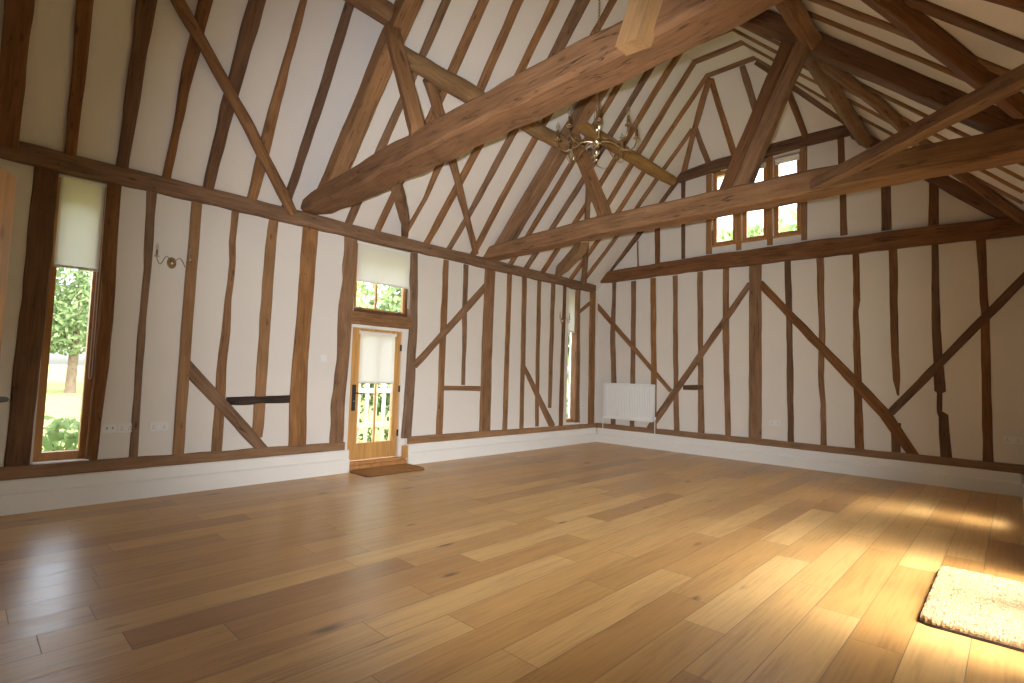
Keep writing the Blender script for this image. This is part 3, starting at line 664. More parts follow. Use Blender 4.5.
rl_ = ['thin dark oak rafter low on the dim slope, nearest to the camera',
 'thick dark oak rafter joining the big brace before the farther truss',
 'dark oak rafter on the dim slope third before the farther principal',
 'thin straight dark oak rafter last before the farther dim-side principal',
 'thin dark oak rafter right under the farther dim-side principal',
 'dark oak rafter second beyond the farther dim-side principal',
 'thin dark oak rafter third beyond the farther dim-side principal',
 'thin dark oak rafter on the dim slope reaching the far corner of the hip',
 'short thin dark oak rafter on the dim slope beside the hip']
for lab, pts, w, mt in zip(rl_,
   [[(XR_, 4.50), (6.98, 4.53)], [(XR_, 4.9), (6.4, 4.99), (6.98, 5.07)], [(XR_, 5.55), (5.34, 5.62), (6.98, 5.62)], [(XR_, 6.05), (6.98, 6.07)],
    [(XR_, 6.95), (5.1, 7.10), (6.98, 7.2)], [(XR_, 7.45), (5.2, 7.62), (6.98, 7.72)], [(XR_, 7.87), (5.5, 8.15), (6.98, 8.3)], [(XR_, 8.34), (4.5, 8.5), (6.98, 8.82)], [(XR_, 8.87), (4.8, 9.2), (6.98, 9.35)]],
   [.09, [.15, .15, .12], [.115, .12, .11], .06, .06, .075, .06, .06, .065], ['dark_oak', 'dark_oak', 'oak', 'oak', 'dark_oak', 'oak', 'oak', 'oak', 'oak']):
    rraf(lab, pts, w, mt)
# the frame pieces on the flat strip
for lab, y, w in (('oak joist across the flat ceiling strip, half hidden by the nearer tie beam', 7.87, .10), ('oak joist across the flat ceiling strip, middle one of those in sight', 8.34, .10),
                  ('oak joist at the end of the ceiling strip, heading the hip', 8.88, .09)):
    timber('ceiling_joist', lab, 'joist', 'joists of the flat ceiling strip', 'oak', [(XL_-.05, y, ZT), (XR_+.05, y, ZT)], w, 0.10, (0, 0, -1), wob=.003)
# hip timbers
def hp(x, y, o=0.0): return Vector((x, y, hipz(y)))+NH*o
GH = 'jack rafters of the hip'
timber('hip_rafter', 'oak hip rafter from the collar end up to the ceiling strip, window-wall side', 'rafter', 'hip rafters', 'oak', [hp(1.99, LEN+.02, .02), hp(2.50, 9.48, .02), hp(3.03, 8.92, .02)], [.12, .12, .10], .10, NH, wob=.006)
timber('hip_rafter', 'dark oak hip rafter from the ceiling strip down to the collar, dim side', 'rafter', 'hip rafters', 'dark_oak', [hp(5.02, LEN+.02, .02), hp(XR_, 8.92, .02)], [.10, .09], .10, NH, wob=.006)
timber('jack_rafter', 'short oak jack rafter branching low from the pale-lit hip rafter', 'rafter', GH, 'oak', [hp(2.50, 9.48), hp(2.53, LEN+.02)], [.09, .10], .10, NH)
timber('jack_rafter', 'oak jack rafter from the corner of the ceiling strip to the collar', 'rafter', GH, 'oak', [hp(3.04, 8.94), hp(3.05, LEN+.02)], [.09, .11], .10, NH)
timber('jack_rafter', 'oak jack rafter in the middle of the hip, passing behind the paired struts', 'rafter', GH, 'oak', [hp(3.60, 8.92), hp(3.64, LEN+.02)], [.09, .11], .10, NH)
timber('jack_rafter', 'oak jack rafter of the hip past the paired struts', 'rafter', GH, 'dark_oak', [hp(4.16, 9.25), hp(4.29, LEN+.02)], [.09, .10], .10, NH)

# trusses
timber('tie_beam', 'massive orange-brown tie beam crossing overhead, nearer and bigger of the two', 'beam', 'great tie beams', 'red_oak',
       [(.03, 3.02, 3.63), (.35, 3.00, 3.63), (.9, 3.0, 3.655), (1.6, 3.0, 3.70), (2.4, 3.0, 3.735), (3.4, 3.0, 3.775), (4.6, 3.0, 3.800), (5.3, 3.0, 3.83), (6.0, 3.0, 3.94), (7.1, 3.0, 4.06)], [.17, .22, .25, .27, .28, .27, .265, .265, .28, .28], [.26, .33, .36, .36, .36, .36, .36, .36, .36, .36], (0, -1, 0), wob=0.015, step=0.35, ch=0.035)
timber('tie_beam', 'long straight tie beam passing in front of the small gable windows', 'beam', 'great tie beams', 'grey_oak',
       [(-.03, 6.40, 3.62), (.8, 6.40, 3.65), (2.4, 6.40, 3.705), (4.8, 6.40, 3.70), (7.1, 6.40, 3.69)], [.20, .23, .265, .265, .26], 0.32, (0, -1, 0), wob=0.008, ch=0.022)
GPR = 'principal rafters'
timber('principal_rafter', 'stout oak principal of the nearer truss, rising from its window-wall end', 'rafter', GPR, 'grey_oak', [(.42, 3.06, 3.68), (.63, 3.06, 3.86), (1.25, 3.06, 4.55), (1.83, 3.06, 5.20), (2.30, 3.06, 5.66), (3.0, 3.06, 6.40)], [.23, .22, .21, .21, .21, .2], .20, (0, -1, 0), wob=.007)
timber('principal_rafter', 'stout oak principal of the farther truss, rising from its window-wall end', 'rafter', GPR, 'grey_oak', [(.30, 6.42, 3.66), (.43, 6.42, 3.81), (1.58, 6.42, 5.11), (2.04, 6.42, 5.60), (3.0, 6.42, 6.55)], [.22, .22, .21, .21, .2], .22, (0, -1, 0), wob=.007)
timber('principal_rafter', 'broad dark principal of the farther truss on the dim slope', 'rafter', GPR, 'dark_oak', [(3.75, 6.45, 6.72), (4.86, 6.45, 5.76), (5.53, 6.45, 5.12), (6.07, 6.45, 4.63), (6.54, 6.45, 4.19), (6.98, 6.45, 3.78)], .19, .24, (0, -1, 0), wob=.008)
GST = 'queen struts'
timber('queen_strut', 'square grey strut from the nearer tie beam up to its pale principal', 'strut', GST, 'grey_oak', [(2.48, 3.02, 3.80), (2.46, 3.02, 3.93), (1.91, 3.02, 5.21)], [.15, .15, .13], .15, (-.5, -1, 0), wob=.005)
m = MB(); m.prism([(4.975, 2.90, 3.665), (5.165, 2.90, 3.650), (5.70, 2.90, 5.02), (5.50, 2.90, 5.02)], (0, .14, 0))
m.g = [(v[2], v[0]-.4*v[2], v[1]) for v in m.v]
tag(m.build('queen_strut', M['new_oak'], loc=(5.07, 2.97, 3.65)), 'fresh yellow sawn strut notched onto the face of the nearer tie beam', 'strut', GST)
timber('queen_strut', 'grey strut of the farther truss on the window-wall side, below the chandelier', 'strut', GST, 'grey_oak', [(2.47, 6.44, 3.82), (2.43, 6.44, 3.92), (1.85, 6.44, 5.23)], [.16, .16, .14], .17, (-.4, -1, 0), wob=.005)
timber('queen_strut', 'wide brown strut of the farther truss, brighter one of the pair', 'strut', GST, 'oak', [(4.455, 6.42, 3.76), (4.49, 6.42, 3.84), (4.895, 6.42, 4.75), (5.18, 6.42, 5.36)], [.18, .18, .15, .14], .17, (0, -1, 0), wob=.006)
timber('queen_strut', 'dark strut of the farther truss, shaded one of the pair', 'strut', GST, 'dark_oak', [(4.21, 6.60, 3.83), (4.25, 6.60, 3.92), (4.69, 6.60, 4.91), (4.99, 6.60, 5.58)], [.155, .155, .14, .13], .10, (0, -1, 0), wob=.005)

# purlins: peeled logs under the rafters, a length to each bay
GPU = 'purlins'
log('purlin', 'peeled log purlin before the nearer truss, above the round brace', 'purlin', GPU, 'oak', [(1.90, -.18, 5.44), (1.90, 3.05, 5.42)], [.115, .115])
log('purlin', 'peeled log purlin between the two trusses on the window-wall slope', 'purlin', GPU, 'pole', [(1.69, 3.12, 5.19), (1.67, 5.0, 5.17), (1.69, 6.50, 5.19)], [.115, .12, .105], wob=.012)
log('purlin', 'smooth yellow log purlin from the farther truss to the gable collar', 'purlin', GPU, 'pole', [(1.92, 6.48, 5.46), (1.92, 9.0, 5.45), (1.93, 9.72, 5.47)], [.105, .115, .10], wob=.006)
timber('purlin', 'squared oak purlin on the dim slope between the two trusses', 'purlin', GPU, 'oak', [Vector((5.24, 3.1, 5.36))-NR*0, (5.27, 6.48, 5.34)], .19, .15, NR, back=False, wob=.006)
timber('purlin', 'squared greyish purlin on the dim slope from the farther truss to the gable', 'purlin', GPU, 'grey_oak', [(5.12, 6.55, 5.49), (5.13, 8.0, 5.48), (5.18, LEN, 5.43)], .18, .15, NR, back=False, wob=.006)

# braces in the roof slopes and ties across the plate corners
GW_ = 'round braces under the window-wall slope'
d = D['pole1']; e = [Vector(p) for p in d]; top = e[-1]+(e[-1]-e[-2])*1.0
log('wind_brace', 'round pole brace slanting across the rafters before the nearer truss', 'brace', GW_, 'oak', [e[0]+(e[0]-e[1])*.06]+e[1:]+[top], [.07, .065, .06, .06], wob=.006, n=12)
d = D['pole2']; e = [Vector(p) for p in d]
log('wind_brace', 'bent pole brace running down to the plate between the trusses', 'brace', GW_, 'oak', [e[0]+(e[0]-e[1])*.06]+e[1:]+[e[-1]+(e[-1]-e[-2])*.2], [.055, .06, .075, .085, .085], wob=.006, n=12)
d = D['pole3']; e = [Vector(p) for p in d]
log('wind_brace', 'thin pole brace running down to the plate near the gable corner', 'brace', GW_, 'oak', [e[0]+(e[0]-e[1])*.1]+e[1:], [.065, .06, .05], wob=.005, n=12)
GWR = 'braces under the dim slope'
d = [Vector(p) for p in D['wind2']]
timber('wind_brace', 'big dark brace curving down the dim slope before the farther truss', 'brace', GWR, 'dark_oak', [d[0]+(d[0]-d[1])*3.0+Vector((0, .25, .05))]+d, [.18, .17, .165, .15, .14], .13, NR, back=False, wob=.010)
d = [Vector(p) for p in D['wind3']]
d = [d[0], d[1], d[2]+Vector((0, .12, 0)), d[3]+Vector((0, -.05, 0)), d[4]+Vector((0, -.12, 0)), d[5], d[6]]
timber('wind_brace', 'long wavy brace down the dim slope between farther truss and gable', 'brace', GWR, 'oak', d, [.14, .15, .15, .13, .14, .12, .12], .11, NR, back=False, wob=.012, sharp=False)
GD = 'ties across the corners at plate level'
def arc(a, b, bow, n=8):
    a, b = Vector(a), Vector(b); h = Vector((0, 0, 1)).cross(b-a).normalized()
    return [a.lerp(b, i/n)+h*bow*math.sin(PI*i/n) for i in range(n+1)]
timber('dragon_tie', 'small crooked tie from the nearer tie beam down to the plate by the door', 'tie', GD, 'oak', [(-.12, 4.79, 3.55), (.0, 4.70, 3.55), (.5, 4.36, 3.55), (1.0, 3.97, 3.55), (1.5, 3.56, 3.56), (1.9, 3.20, 3.60)], [.10, .10, .12, .13, .13, .13], .11, (0, 0, -1), wob=.007, sharp=False)
timber('dragon_tie', 'thick curved tie under the farther tie beam near the gable corner', 'tie', GD, 'new_oak', [(-.14, 8.62, 3.50), (.08, 8.44, 3.50), (.64, 7.97, 3.49), (1.23, 7.46, 3.50), (1.66, 7.10, 3.52), (2.05, 6.65, 3.55)], [.10, .12, .14, .14, .14, .14], .22, (0, 0, -1), wob=.007, sharp=False)  # brighter wood stands in for flash light that doesn't reach this tie
timber('dragon_tie', 'long red-brown timber slanting in front of the farther tie beam on the dim side', 'tie', GD, 'oak', [(5.27, 6.47, 3.585), (6.02, 5.84, 3.585), (7.05, 4.96, 3.585)], [.12, .13, .135], .125, (0, 0, -1), wob=.006)

# ------------------------------------------------------------------ windows and doors
def part(m, name, mat, parent, smooth=False, label=None):
    o = m.build(name, M[mat], parent, smooth)
    if label: o['label'] = label
    return o
def frame_x(m, x0, x1, y0, y1, z0, z1, t, tb=None, tt=None, c=0.004):
    tb = tb or t; tt = tt or t
    m.box(x0, x1, y0, y0+t, z0, z1, c); m.box(x0, x1, y1-t, y1, z0, z1, c)
    m.box(x0, x1, y0+t, y1-t, z0, z0+tb, c); m.box(x0, x1, y0+t, y1-t, z1-tt, z1, c)
def frame_y(m, y0, y1, x0, x1, z0, z1, t, tb=None, tt=None, c=0.004):
    tb = tb or t; tt = tt or t
    m.box(x0, x0+t, y0, y1, z0, z1, c); m.box(x1-t, x1, y0, y1, z0, z1, c)
    m.box(x0+t, x1-t, y0, y1, z0, z0+tb, c); m.box(x0+t, x1-t, y0, y1, z1-tt, z1, c)

def roller_blind(name, label, x, y0, y1, z0, z1, chain_y=None, chain_z=None):
    r = empty(name, (x, (y0+y1)/2, z1), label, 'roller blind', None)
    m = MB(); n = 14; vs = []
    for i in range(n+1):
        z = z0+(z1-0.03-z0)*i/n
        for j in range(7):
            vs.append((x+0.0015*math.sin(j*1.3+i*.4), y0+.012+(y1-y0-.024)*j/6, z))
    fs = [(i*7+j, i*7+j+1, (i+1)*7+j+1, (i+1)*7+j) for i in range(n) for j in range(6)]
    m.add(vs, fs)
    part(m, 'fabric', 'blind', r, True)
    m = MB(); m.box(x-.006, x+.008, y0+.012, y1-.012, z0-.012, z0+.014, .004); part(m, 'bottom_bar', 'white', r)
    m = MB(); m.tube([(x-.012, y0+.006, z1-.022), (x-.012, y1-.006, z1-.022)], .021, 14); part(m, 'roller', 'white', r, True)
    for yy in (y0, y1):
        m = MB(); m.box(x-.036, x+.014, yy-.006, yy+.006, z1-.05, z1+.006, .003); part(m, 'bracket', 'white', r)
    if chain_y is not None:
        m = MB(); pts = [(x+.004, chain_y-.012, z1-.03), (x+.006, chain_y-.012, chain_z+.02)]
        pts += [(x+.006, chain_y-.012*math.cos(a), chain_z+.014-.014*math.sin(a)) for a in (PI*.25, PI*.5, PI*.75)]
        pts += [(x+.006, chain_y+.012, chain_z+.02), (x+.004, chain_y+.012, z1-.03)]
        m.tube(pts, .0035, 6); part(m, 'pull_chain', 'white', r, True)
    return r

w = struct(empty('window_1', (-.2, .79, .45)))
m = MB(); frame_x(m, -.25, -.16, .575, 1.0, .455, 3.38, .068, .085, .06); part(m, 'window_frame', 'pinframe', w)
m = MB(); m.box(-.212, -.204, .635, .94, .53, 3.33); part(m, 'glass_pane', 'glass', w)
m = MB(); m.box(-.17, -.045, .57, 1.005, .425, .458, .006); part(m, 'window_sill', 'white', w)
roller_blind('roller_blind', 'cream roller blind half drawn over the tall slim window', -.135, .60, .985, 2.42, 3.37, .972, 1.28)

w = struct(empty('window_2', (-.2, 4.43, 2.33)))
m = MB(); frame_x(m, -.26, -.15, 3.925, 4.935, 2.30, 3.38, .05, .06, .05); part(m, 'window_frame', 'brownframe', w)
m = MB(); frame_x(m, -.235, -.175, 3.975, 4.885, 2.36, 3.33, .045, .03, .045); m.box(-.225, -.185, 4.345, 4.375, 2.39, 3.29); part(m, 'sash', 'pinframe', w)
m = MB(); m.box(-.208, -.200, 4.015, 4.845, 2.385, 3.29); part(m, 'glass_pane', 'glass', w)
for yy in (4.06, 4.76):
    m = MB(); m.box(-.175, -.135, yy-.05, yy+.05, 2.362, 2.376, .003); m.box(-.165, -.135, yy-.012, yy+.012, 2.362, 2.395, .004); part(m, 'stay', 'steel', w)
roller_blind('roller_blind', 'cream roller blind over the small window above the glazed door', -.105, 3.955, 4.915, 2.775, 3.365, 4.89, 2.45)

w = struct(empty('window_3', (-.2, 9.24, .45)))
m = MB(); frame_x(m, -.25, -.16, 9.03, 9.455, .455, 3.38, .065, .085, .06); part(m, 'window_frame', 'pinframe', w)
m = MB(); m.box(-.212, -.204, 9.09, 9.40, .53, 3.33); part(m, 'glass_pane', 'glass', w)
m = MB(); m.box(-.17, -.045, 9.025, 9.46, .425, .458, .006); part(m, 'window_sill', 'white', w)
roller_blind('roller_blind', 'cream roller blind over the slim window near the radiator corner', -.135, 9.045, 9.44, 2.43, 3.37, 9.42, 1.75)

for i, (x0, x1, z0, z1) in enumerate(GW):
    w = struct(empty('window_%d' % (4+i), ((x0+x1)/2, LEN+.2, z0)))
    m = MB(); frame_y(m, LEN+.14, LEN+.22, x0, x1, z0, z1, .05, .055, .05); frame_y(m, LEN+.125, LEN+.185, x0+.045, x1-.045, z0+.05, z1-.045, .035); part(m, 'window_frame', 'pinframe', w)
    m = MB(); m.box(x0+.07, x1-.07, LEN+.158, LEN+.166, z0+.07, z1-.07); part(m, 'glass_pane', 'glass', w)
    m = MB(); m.box(x0-.01, x1+.01, LEN+.055, LEN+.145, z0-.022, z0+.012, .004); part(m, 'window_sill', 'pinframe', w)
    if i:
        r = empty('roller_blind', ((x0+x1)/2, LEN+.11, z1), 'grey rolled-up blind on the %s' % ('middle one of three small gable windows' if i == 1 else 'small gable window farthest from the radiator'), 'roller blind')
        m = MB(); m.box(x0+.03, x1-.03, LEN+.113, LEN+.119, z1-.13, z1-.05); part(m, 'fabric', 'blind', r)
        m = MB(); m.tube([(x0+.03, LEN+.105, z1-.05), (x1-.03, LEN+.105, z1-.05)], .022, 12); part(m, 'roller', 'white', r, True)
        m = MB(); m.box(x0+.03, x1-.03, LEN+.108, LEN+.124, z1-.142, z1-.128, .003); part(m, 'bottom_bar', 'white', r)

# glazed garden door in the window wall
d = struct(empty('door_1', (-.17, 4.43, .15)))
m = MB(); m.box(-.26, -.10, 3.90, 3.945, .13, 2.125, .004); m.box(-.26, -.10, 4.812, 4.93, .13, 2.125, .004); m.box(-.26, -.10, 3.945, 4.812, 2.075, 2.125, .004); part(m, 'door_frame', 'white', d)
m = MB(); m.box(-.19, -.135, 3.95, 4.105, .14, 2.07, .005); m.box(-.19, -.135, 4.70, 4.807, .14, 2.07, .005)
m.box(-.19, -.135, 4.105, 4.70, .14, .385, .005); m.box(-.19, -.135, 4.105, 4.70, 1.985, 2.07, .005)
m.box(-.182, -.143, 4.392, 4.414, .385, 1.985, .003)
part(m, 'door_leaf', 'door_oak', d)
m = MB(); m.box(-.167, -.159, 4.10, 4.705, .38, 1.99); part(m, 'glass_pane', 'glass', d)
h = MB(); h.box(-.135, -.122, 3.995, 4.055, .86, 1.24, .004); o = part(h, 'handle_plate', 'iron', d)
h = MB(); h.tube([(-.125, 4.027, 1.12), (-.09, 4.027, 1.12), (-.084, 4.037, 1.12), (-.084, 4.15, 1.112)], [.010, .010, .010, .008], 10); part(h, 'lever', 'iron', o, True)
h = MB(); h.tube([(-.125, 4.027, 1.0), (-.118, 4.027, 1.0)], .008, 10); part(h, 'keyhole', 'steel', o)
for zz in (.50, 1.18, 1.82):
    h = MB(); h.box(-.136, -.120, 4.792, 4.826, zz-.05, zz+.05, .003); h.tube([(-.118, 4.81, zz-.052), (-.118, 4.81, zz+.052)], .008, 8); part(h, 'hinge', 'iron', d)
roller_blind('roller_blind', 'cream roller blind half drawn on the glazed door', -.118, 4.07, 4.70, 1.275, 2.04, 4.655, .74)
m = MB(); m.box(-.34, -.03, 3.937, 4.943, .0, .08, .008); m.box(-.30, -.075, 3.937, 4.943, .08, .125, .006)
o = m.build('door_step', M['pinframe']); tag(o, 'oak step at the foot of the glazed door, behind the brown mat', 'step')
m = MB(); m.box(-.10, -.012, 4.875, 4.945, .115, .30, .006); o = m.build('door_block', M['door_oak']); tag(o, 'small oak block beside the foot of the glazed door, at the skirting end', 'block')

# ajar plank door at the near end
T0 = Vector((3.985, .118, 0)); HD = Vector((.915, -.403, 0)).normalized()
NDn = Vector((HD.y, -HD.x, 0)) * -1.0
if NDn.dot(EYE-T0) < 0: NDn = -NDn
d = struct(empty('door_2', T0+HD*.79))
def slab(m, u0, u1, z0, z1, f0, f1):
    a = T0+HD*u0; b = T0+HD*u1
    m.prism([a+NDn*f0+Vector((0, 0, z0)), b+NDn*f0+Vector((0, 0, z0)), b+NDn*f0+Vector((0, 0, z1)), a+NDn*f0+Vector((0, 0, z1))], NDn*(f1-f0))
m = MB(); slab(m, 0, .11, .21, 2.18, -.04, 0); slab(m, .68, .79, .21, 2.18, -.04, 0); slab(m, .11, .68, .21, .42, -.04, 0); slab(m, .11, .68, 1.05, 1.20, -.04, 0); slab(m, .11, .68, 2.05, 2.18, -.04, 0)
part(m, 'door_leaf', 'pine', d)
m = MB()
for (a, b) in ((.42, 1.05), (1.20, 2.05)): slab(m, .11, .68, a, b, -.03, -.012)
part(m, 'door_panel', 'pine', d)
a = T0+HD*.06+Vector((0, 0, 1.30))
m = MB(); slab(m, .035, .085, 1.16, 1.38, 0, .008); o = part(m, 'handle_plate', 'iron', d)
m = MB(); m.tube([a, a+NDn*.05, a+NDn*.055+HD*.012, a+NDn*.055+HD*.11], .010, 10); part(m, 'lever', 'iron', o, True)
m = MB(); m.box(3.885, 3.935, -.235, -.18, .0, 2.25, .005); m.box(4.735, 4.785, -.235, -.18, .0, 2.25, .005); m.box(3.885, 4.785, -.235, -.18, 2.20, 2.25, .005)
struct(m.build('trim_1', M['pine']))

# glazed garden doors and slim window in the opposite wall
d = struct(empty('door_3', (7.15, 4.85, 0)))
m = MB(); frame_x(m, 7.06, 7.16, 3.72, 5.98, 0.0, 2.32, .06, .04, .06); part(m, 'door_frame', 'white', d)
for k in range(2):
    y0 = 3.785+k*1.068; y1 = y0+1.062
    m = MB(); frame_x(m, 7.085, 7.135, y0, y1, .045, 2.255, .085, .16, .085); o = part(m, 'door_leaf', 'door_oak', d)
    m = MB(); m.box(7.106, 7.114, y0+.08, y1-.08, .20, 2.175); part(m, 'glass_pane', 'glass', o)
w = struct(empty('window_7', (7.15, 7.87, .45)))
m = MB(); frame_x(m, 7.08, 7.17, 7.62, 8.12, .455, 3.38, .06, .08, .06); part(m, 'window_frame', 'pinframe', w)
m = MB(); m.box(7.115, 7.123, 7.67, 8.07, .53, 3.33); part(m, 'glass_pane', 'glass', w)

# ------------------------------------------------------------------ fittings
def wall_frame(axis, org):
    """local (u along the wall, v up, w out of the wall) -> world"""
    o = Vector(org)
    if axis == 'x': return lambda u, v, w_: o+Vector((w_, u, v))
    return lambda u, v, w_: o+Vector((u, -w_, v))
def lbox(m, F, u0, u1, v0, v1, w0, w1, c=.003):
    a = F(u0, v0, w0); b = F(u1, v1, w1)
    m.box(a.x, b.x, a.y, b.y, a.z, b.z, c)
def socket(axis, org, wd, label, kind='double', name='wall_socket'):
    F = wall_frame(axis, org); o = empty(name, org, label, 'light switch' if name == 'light_switch' else 'socket', None if name == 'light_switch' else 'white sockets low on the walls')
    h = .05
    m = MB(); lbox(m, F, -wd/2, wd/2, -h, h, 0, .011, .004); part(m, 'plate', 'plastic', o)
    if kind == 'double':
        for s in (-1, 1):
            m = MB(); c = s*wd*.27
            lbox(m, F, c-.014, c-.007, -.022, -.010, .011, .0116, 0); lbox(m, F, c+.007, c+.014, -.022, -.010, .011, .0116, 0); lbox(m, F, c-.004, c+.004, .002, .016, .011, .0116, 0); part(m, 'pin_hole', 'hole', o)
            m = MB(); lbox(m, F, s*wd*.10-.008, s*wd*.10+.008, .012, .036, .011, .0165, .002); part(m, 'rocker', 'plastic', o)
    elif kind == 'switch':
        for s in (-1, 1):
            m = MB(); lbox(m, F, s*.018-.009, s*.018+.009, -.018, .018, .011, .016, .002); part(m, 'rocker', 'plastic', o)
    else:
        for s in (-1, 1):
            m = MB(); lbox(m, F, s*.025-.007, s*.025+.007, -.012, .012, .011, .0118, 0); part(m, 'outlet', 'hole', o)
    return o
XW = -.08; YW = LEN+.08
socket('x', (XW, 1.163, .765), .135, 'white socket plate nearest the tall slim window, first of the touching pair', 'aerial')
socket('x', (XW, 1.302, .760), .135, 'white socket plate second of the touching pair beside the thin stud', 'double')
socket('x', (XW, 1.606, .760), .185, 'white double socket between the thin waney stud and the straight pale stud', 'double')
socket('x', (XW, 9.60, .81), .10, 'small white socket plate between the slim corner window and the corner post', 'aerial')
socket('y', (3.745, YW, .735), .185, 'white double socket past the wide middle post of the gable wall', 'double')
socket('y', (6.825, YW, .75), .20, 'white double socket in the dim corner of the gable wall', 'double')
socket('x', (XW, 3.505, 1.605), .092, 'square white light switch beside the glazed door', 'switch', 'light_switch')

def candle(o, top, hs=1.0, lab=None):
    """drip pan, candle sleeve and clear flame-shaped bulb standing at top"""
    m = MB(); m.lathe([(.004, 0), (.016*hs, .002), (.027*hs, .008), (.028*hs, .012), (.014*hs, .010)], 14, top); a = part(m, 'drip_pan', 'brass', o, True)
    m = MB(); m.lathe([(.0115*hs, .008), (.0125*hs, .012), (.0125*hs, .085*hs), (.010*hs, .088*hs)], 12, top); part(m, 'candle_sleeve', 'brass', o, True)
    t2 = (top[0], top[1], top[2]+.086*hs)
    m = MB(); m.lathe([(.007*hs, 0), (.010*hs, .008), (.0165*hs, .028*hs), (.0165*hs, .042*hs), (.010*hs, .066*hs), (.004*hs, .082*hs), (.001, .090*hs)], 12, t2); part(m, 'bulb', 'bulb', o, True, 'clear flame-shaped bulb')

def sconce(y, z, label):
    o = empty('wall_light', (XW, y, z), label, 'wall light')
    m = MB(); rot = Matrix.Rotation(PI/2, 3, 'Y')
    prof = [(.001, 0), (.046, 0), (.047, .006), (.040, .012), (.030, .018), (.024, .030), (.012, .038), (.001, .040)]
    m.lathe(prof, 24, (0, 0, 0), rot); m.v = [(XW+v[0], y+v[1], z+v[2]*1.4) for v in m.v]; part(m, 'backplate', 'brass', o, True)
    for s in (-1, 1):
        pts = []
        for i in range(13):
            t = i/12; yy = .025+.135*t
            zz = .045*math.sin(PI*min(1, t*1.9)) if t < .526 else -.055*math.sin(PI*(t-.526)/.474*1.0)
            pts.append((XW+.03+.05*math.sin(PI*.5*min(1, t*1.4)), y+s*yy, z+.012+zz))
        pts.append((pts[-1][0], y+s*.163, z+.030))
        m = MB(); m.tube(pts, .0048, 8); part(m, 'arm', 'brass', o, True)
        candle(o, (pts[-1][0], y+s*.163, z+.030), .92)
    return o
sconce(1.617, 2.61, 'twin-candle brass wall light near the tall slim window')
sconce(8.80, 2.63, 'twin-candle brass wall light far along the wall by the slim corner window')

# chandelier
cx, cy = 3.43, 4.92
o = empty('chandelier', (cx, cy, 6.84), 'brass candle chandelier hanging on a long chain between the two trusses', 'chandelier')
m = MB(); z = 4.66; k = 0
while z < 6.86:
    pts = [(cx+(.011*math.cos(a) if k % 2 else 0), cy+(0 if k % 2 else .011*math.cos(a)), z+.024*math.sin(a)) for a in [2*PI*i/10 for i in range(10)]]
    m.tube(pts, .0032, 6, closed=True); z += .037; k += 1
part(m, 'chain', 'brass', o, True)
m = MB(); m.lathe([(.002, 6.80), (.05, 6.81), (.06, 6.84), (.055, 6.88)], 20, (cx, cy, 0)); part(m, 'ceiling_rose', 'brass', o, True)
m = MB()
m.lathe([(.002, 3.93), (.012, 3.945), (.016, 3.965), (.009, 3.985), (.022, 4.005), (.036, 4.03), (.038, 4.05), (.020, 4.075), (.013, 4.10), (.030, 4.12), (.050, 4.145), (.052, 4.165), (.028, 4.185), (.014, 4.20), (.013, 4.27),
         (.020, 4.285), (.026, 4.30), (.017, 4.32), (.012, 4.34), (.012, 4.52), (.024, 4.54), (.028, 4.56), (.016, 4.58), (.010, 4.60), (.014, 4.62), (.004, 4.64)], 20, (cx, cy, 0))
part(m, 'column', 'brass', o, True)
m = MB()
for k in range(4):
    a = PI/4+k*PI/2; u = Vector((math.cos(a), math.sin(a), 0))
    m.tube([Vector((cx, cy, 4.30))+u*.026, Vector((cx, cy, 4.42))+u*.030, Vector((cx, cy, 4.56))+u*.026], .004, 6)
part(m, 'column_rod', 'brass', o, True)
NA = 8; RA = .45
for k in range(NA):
    a = 2*PI*k/NA+R(38); u = Vector((math.cos(a), math.sin(a), 0)); cc = Vector((cx, cy, 0))
    prof = [(.045, 4.155), (.11, 4.165), (.18, 4.150), (.24, 4.105), (.31, 4.06), (.375, 4.055), (.427, 4.09), (.448, 4.145), (.45, 4.190)]
    m = MB(); m.tube([cc+u*r_+Vector((0, 0, z_)) for r_, z_ in prof], .0085, 8)
    sc = [(.375, 4.055), (.365, 4.085), (.345, 4.105), (.335, 4.09), (.345, 4.075)]
    m.tube([cc+u*r_+Vector((0, 0, z_)) for r_, z_ in sc], .004, 6)
    arm = part(m, 'arm', 'brass', o, True)
    p = cc+u*RA+Vector((0, 0, 4.188))
    candle(o, tuple(p), 1.32)
m = MB()
for k in range(NA):
    a0 = 2*PI*k/NA+R(38); a1 = a0+2*PI/NA; pts = []
    for i in range(11):
        t = i/10; a = a0+(a1-a0)*t; r_ = .36-.03*math.sin(PI*t); pts.append((cx+r_*math.cos(a), cy+r_*math.sin(a), 4.055-.085*math.sin(PI*t)))
    m.tube(pts, .003, 5)
part(m, 'swag_wire', 'brass', o, True)

# radiator
X0, X1, Z0, Z1 = .19, 1.40, .55, 1.345
o = empty('radiator', ((X0+X1)/2, YW, Z0), 'white ribbed panel radiator on the gable wall near the corner', 'radiator')
yf = LEN-.055
m = MB(); n = 30; pitch = (X1-X0-.03)/n; poly = []
for i in range(n):
    a = X0+.015+i*pitch
    poly += [(a, yf+.020), (a+pitch*.30, yf+.020), (a+pitch*.45, yf), (a+pitch*.85, yf)]
poly += [(X1-.015, yf+.020), (X1-.015, yf+.026), (X0+.015, yf+.026)]
m.prism([(x, y, Z0+.05) for x, y in poly], (0, 0, Z1-Z0-.11))
m.box(X0+.012, X1-.012, yf+.006, yf+.024, Z0, Z0+.055, .006); m.box(X0+.012, X1-.012, yf+.006, yf+.024, Z1-.065, Z1-.02, .006)
part(m, 'front_panel', 'enamel', o)
m = MB(); m.box(X0+.015, X1-.015, yf+.075, yf+.095, Z0+.01, Z1-.03, .006); part(m, 'back_panel', 'enamel', o)
m = MB()
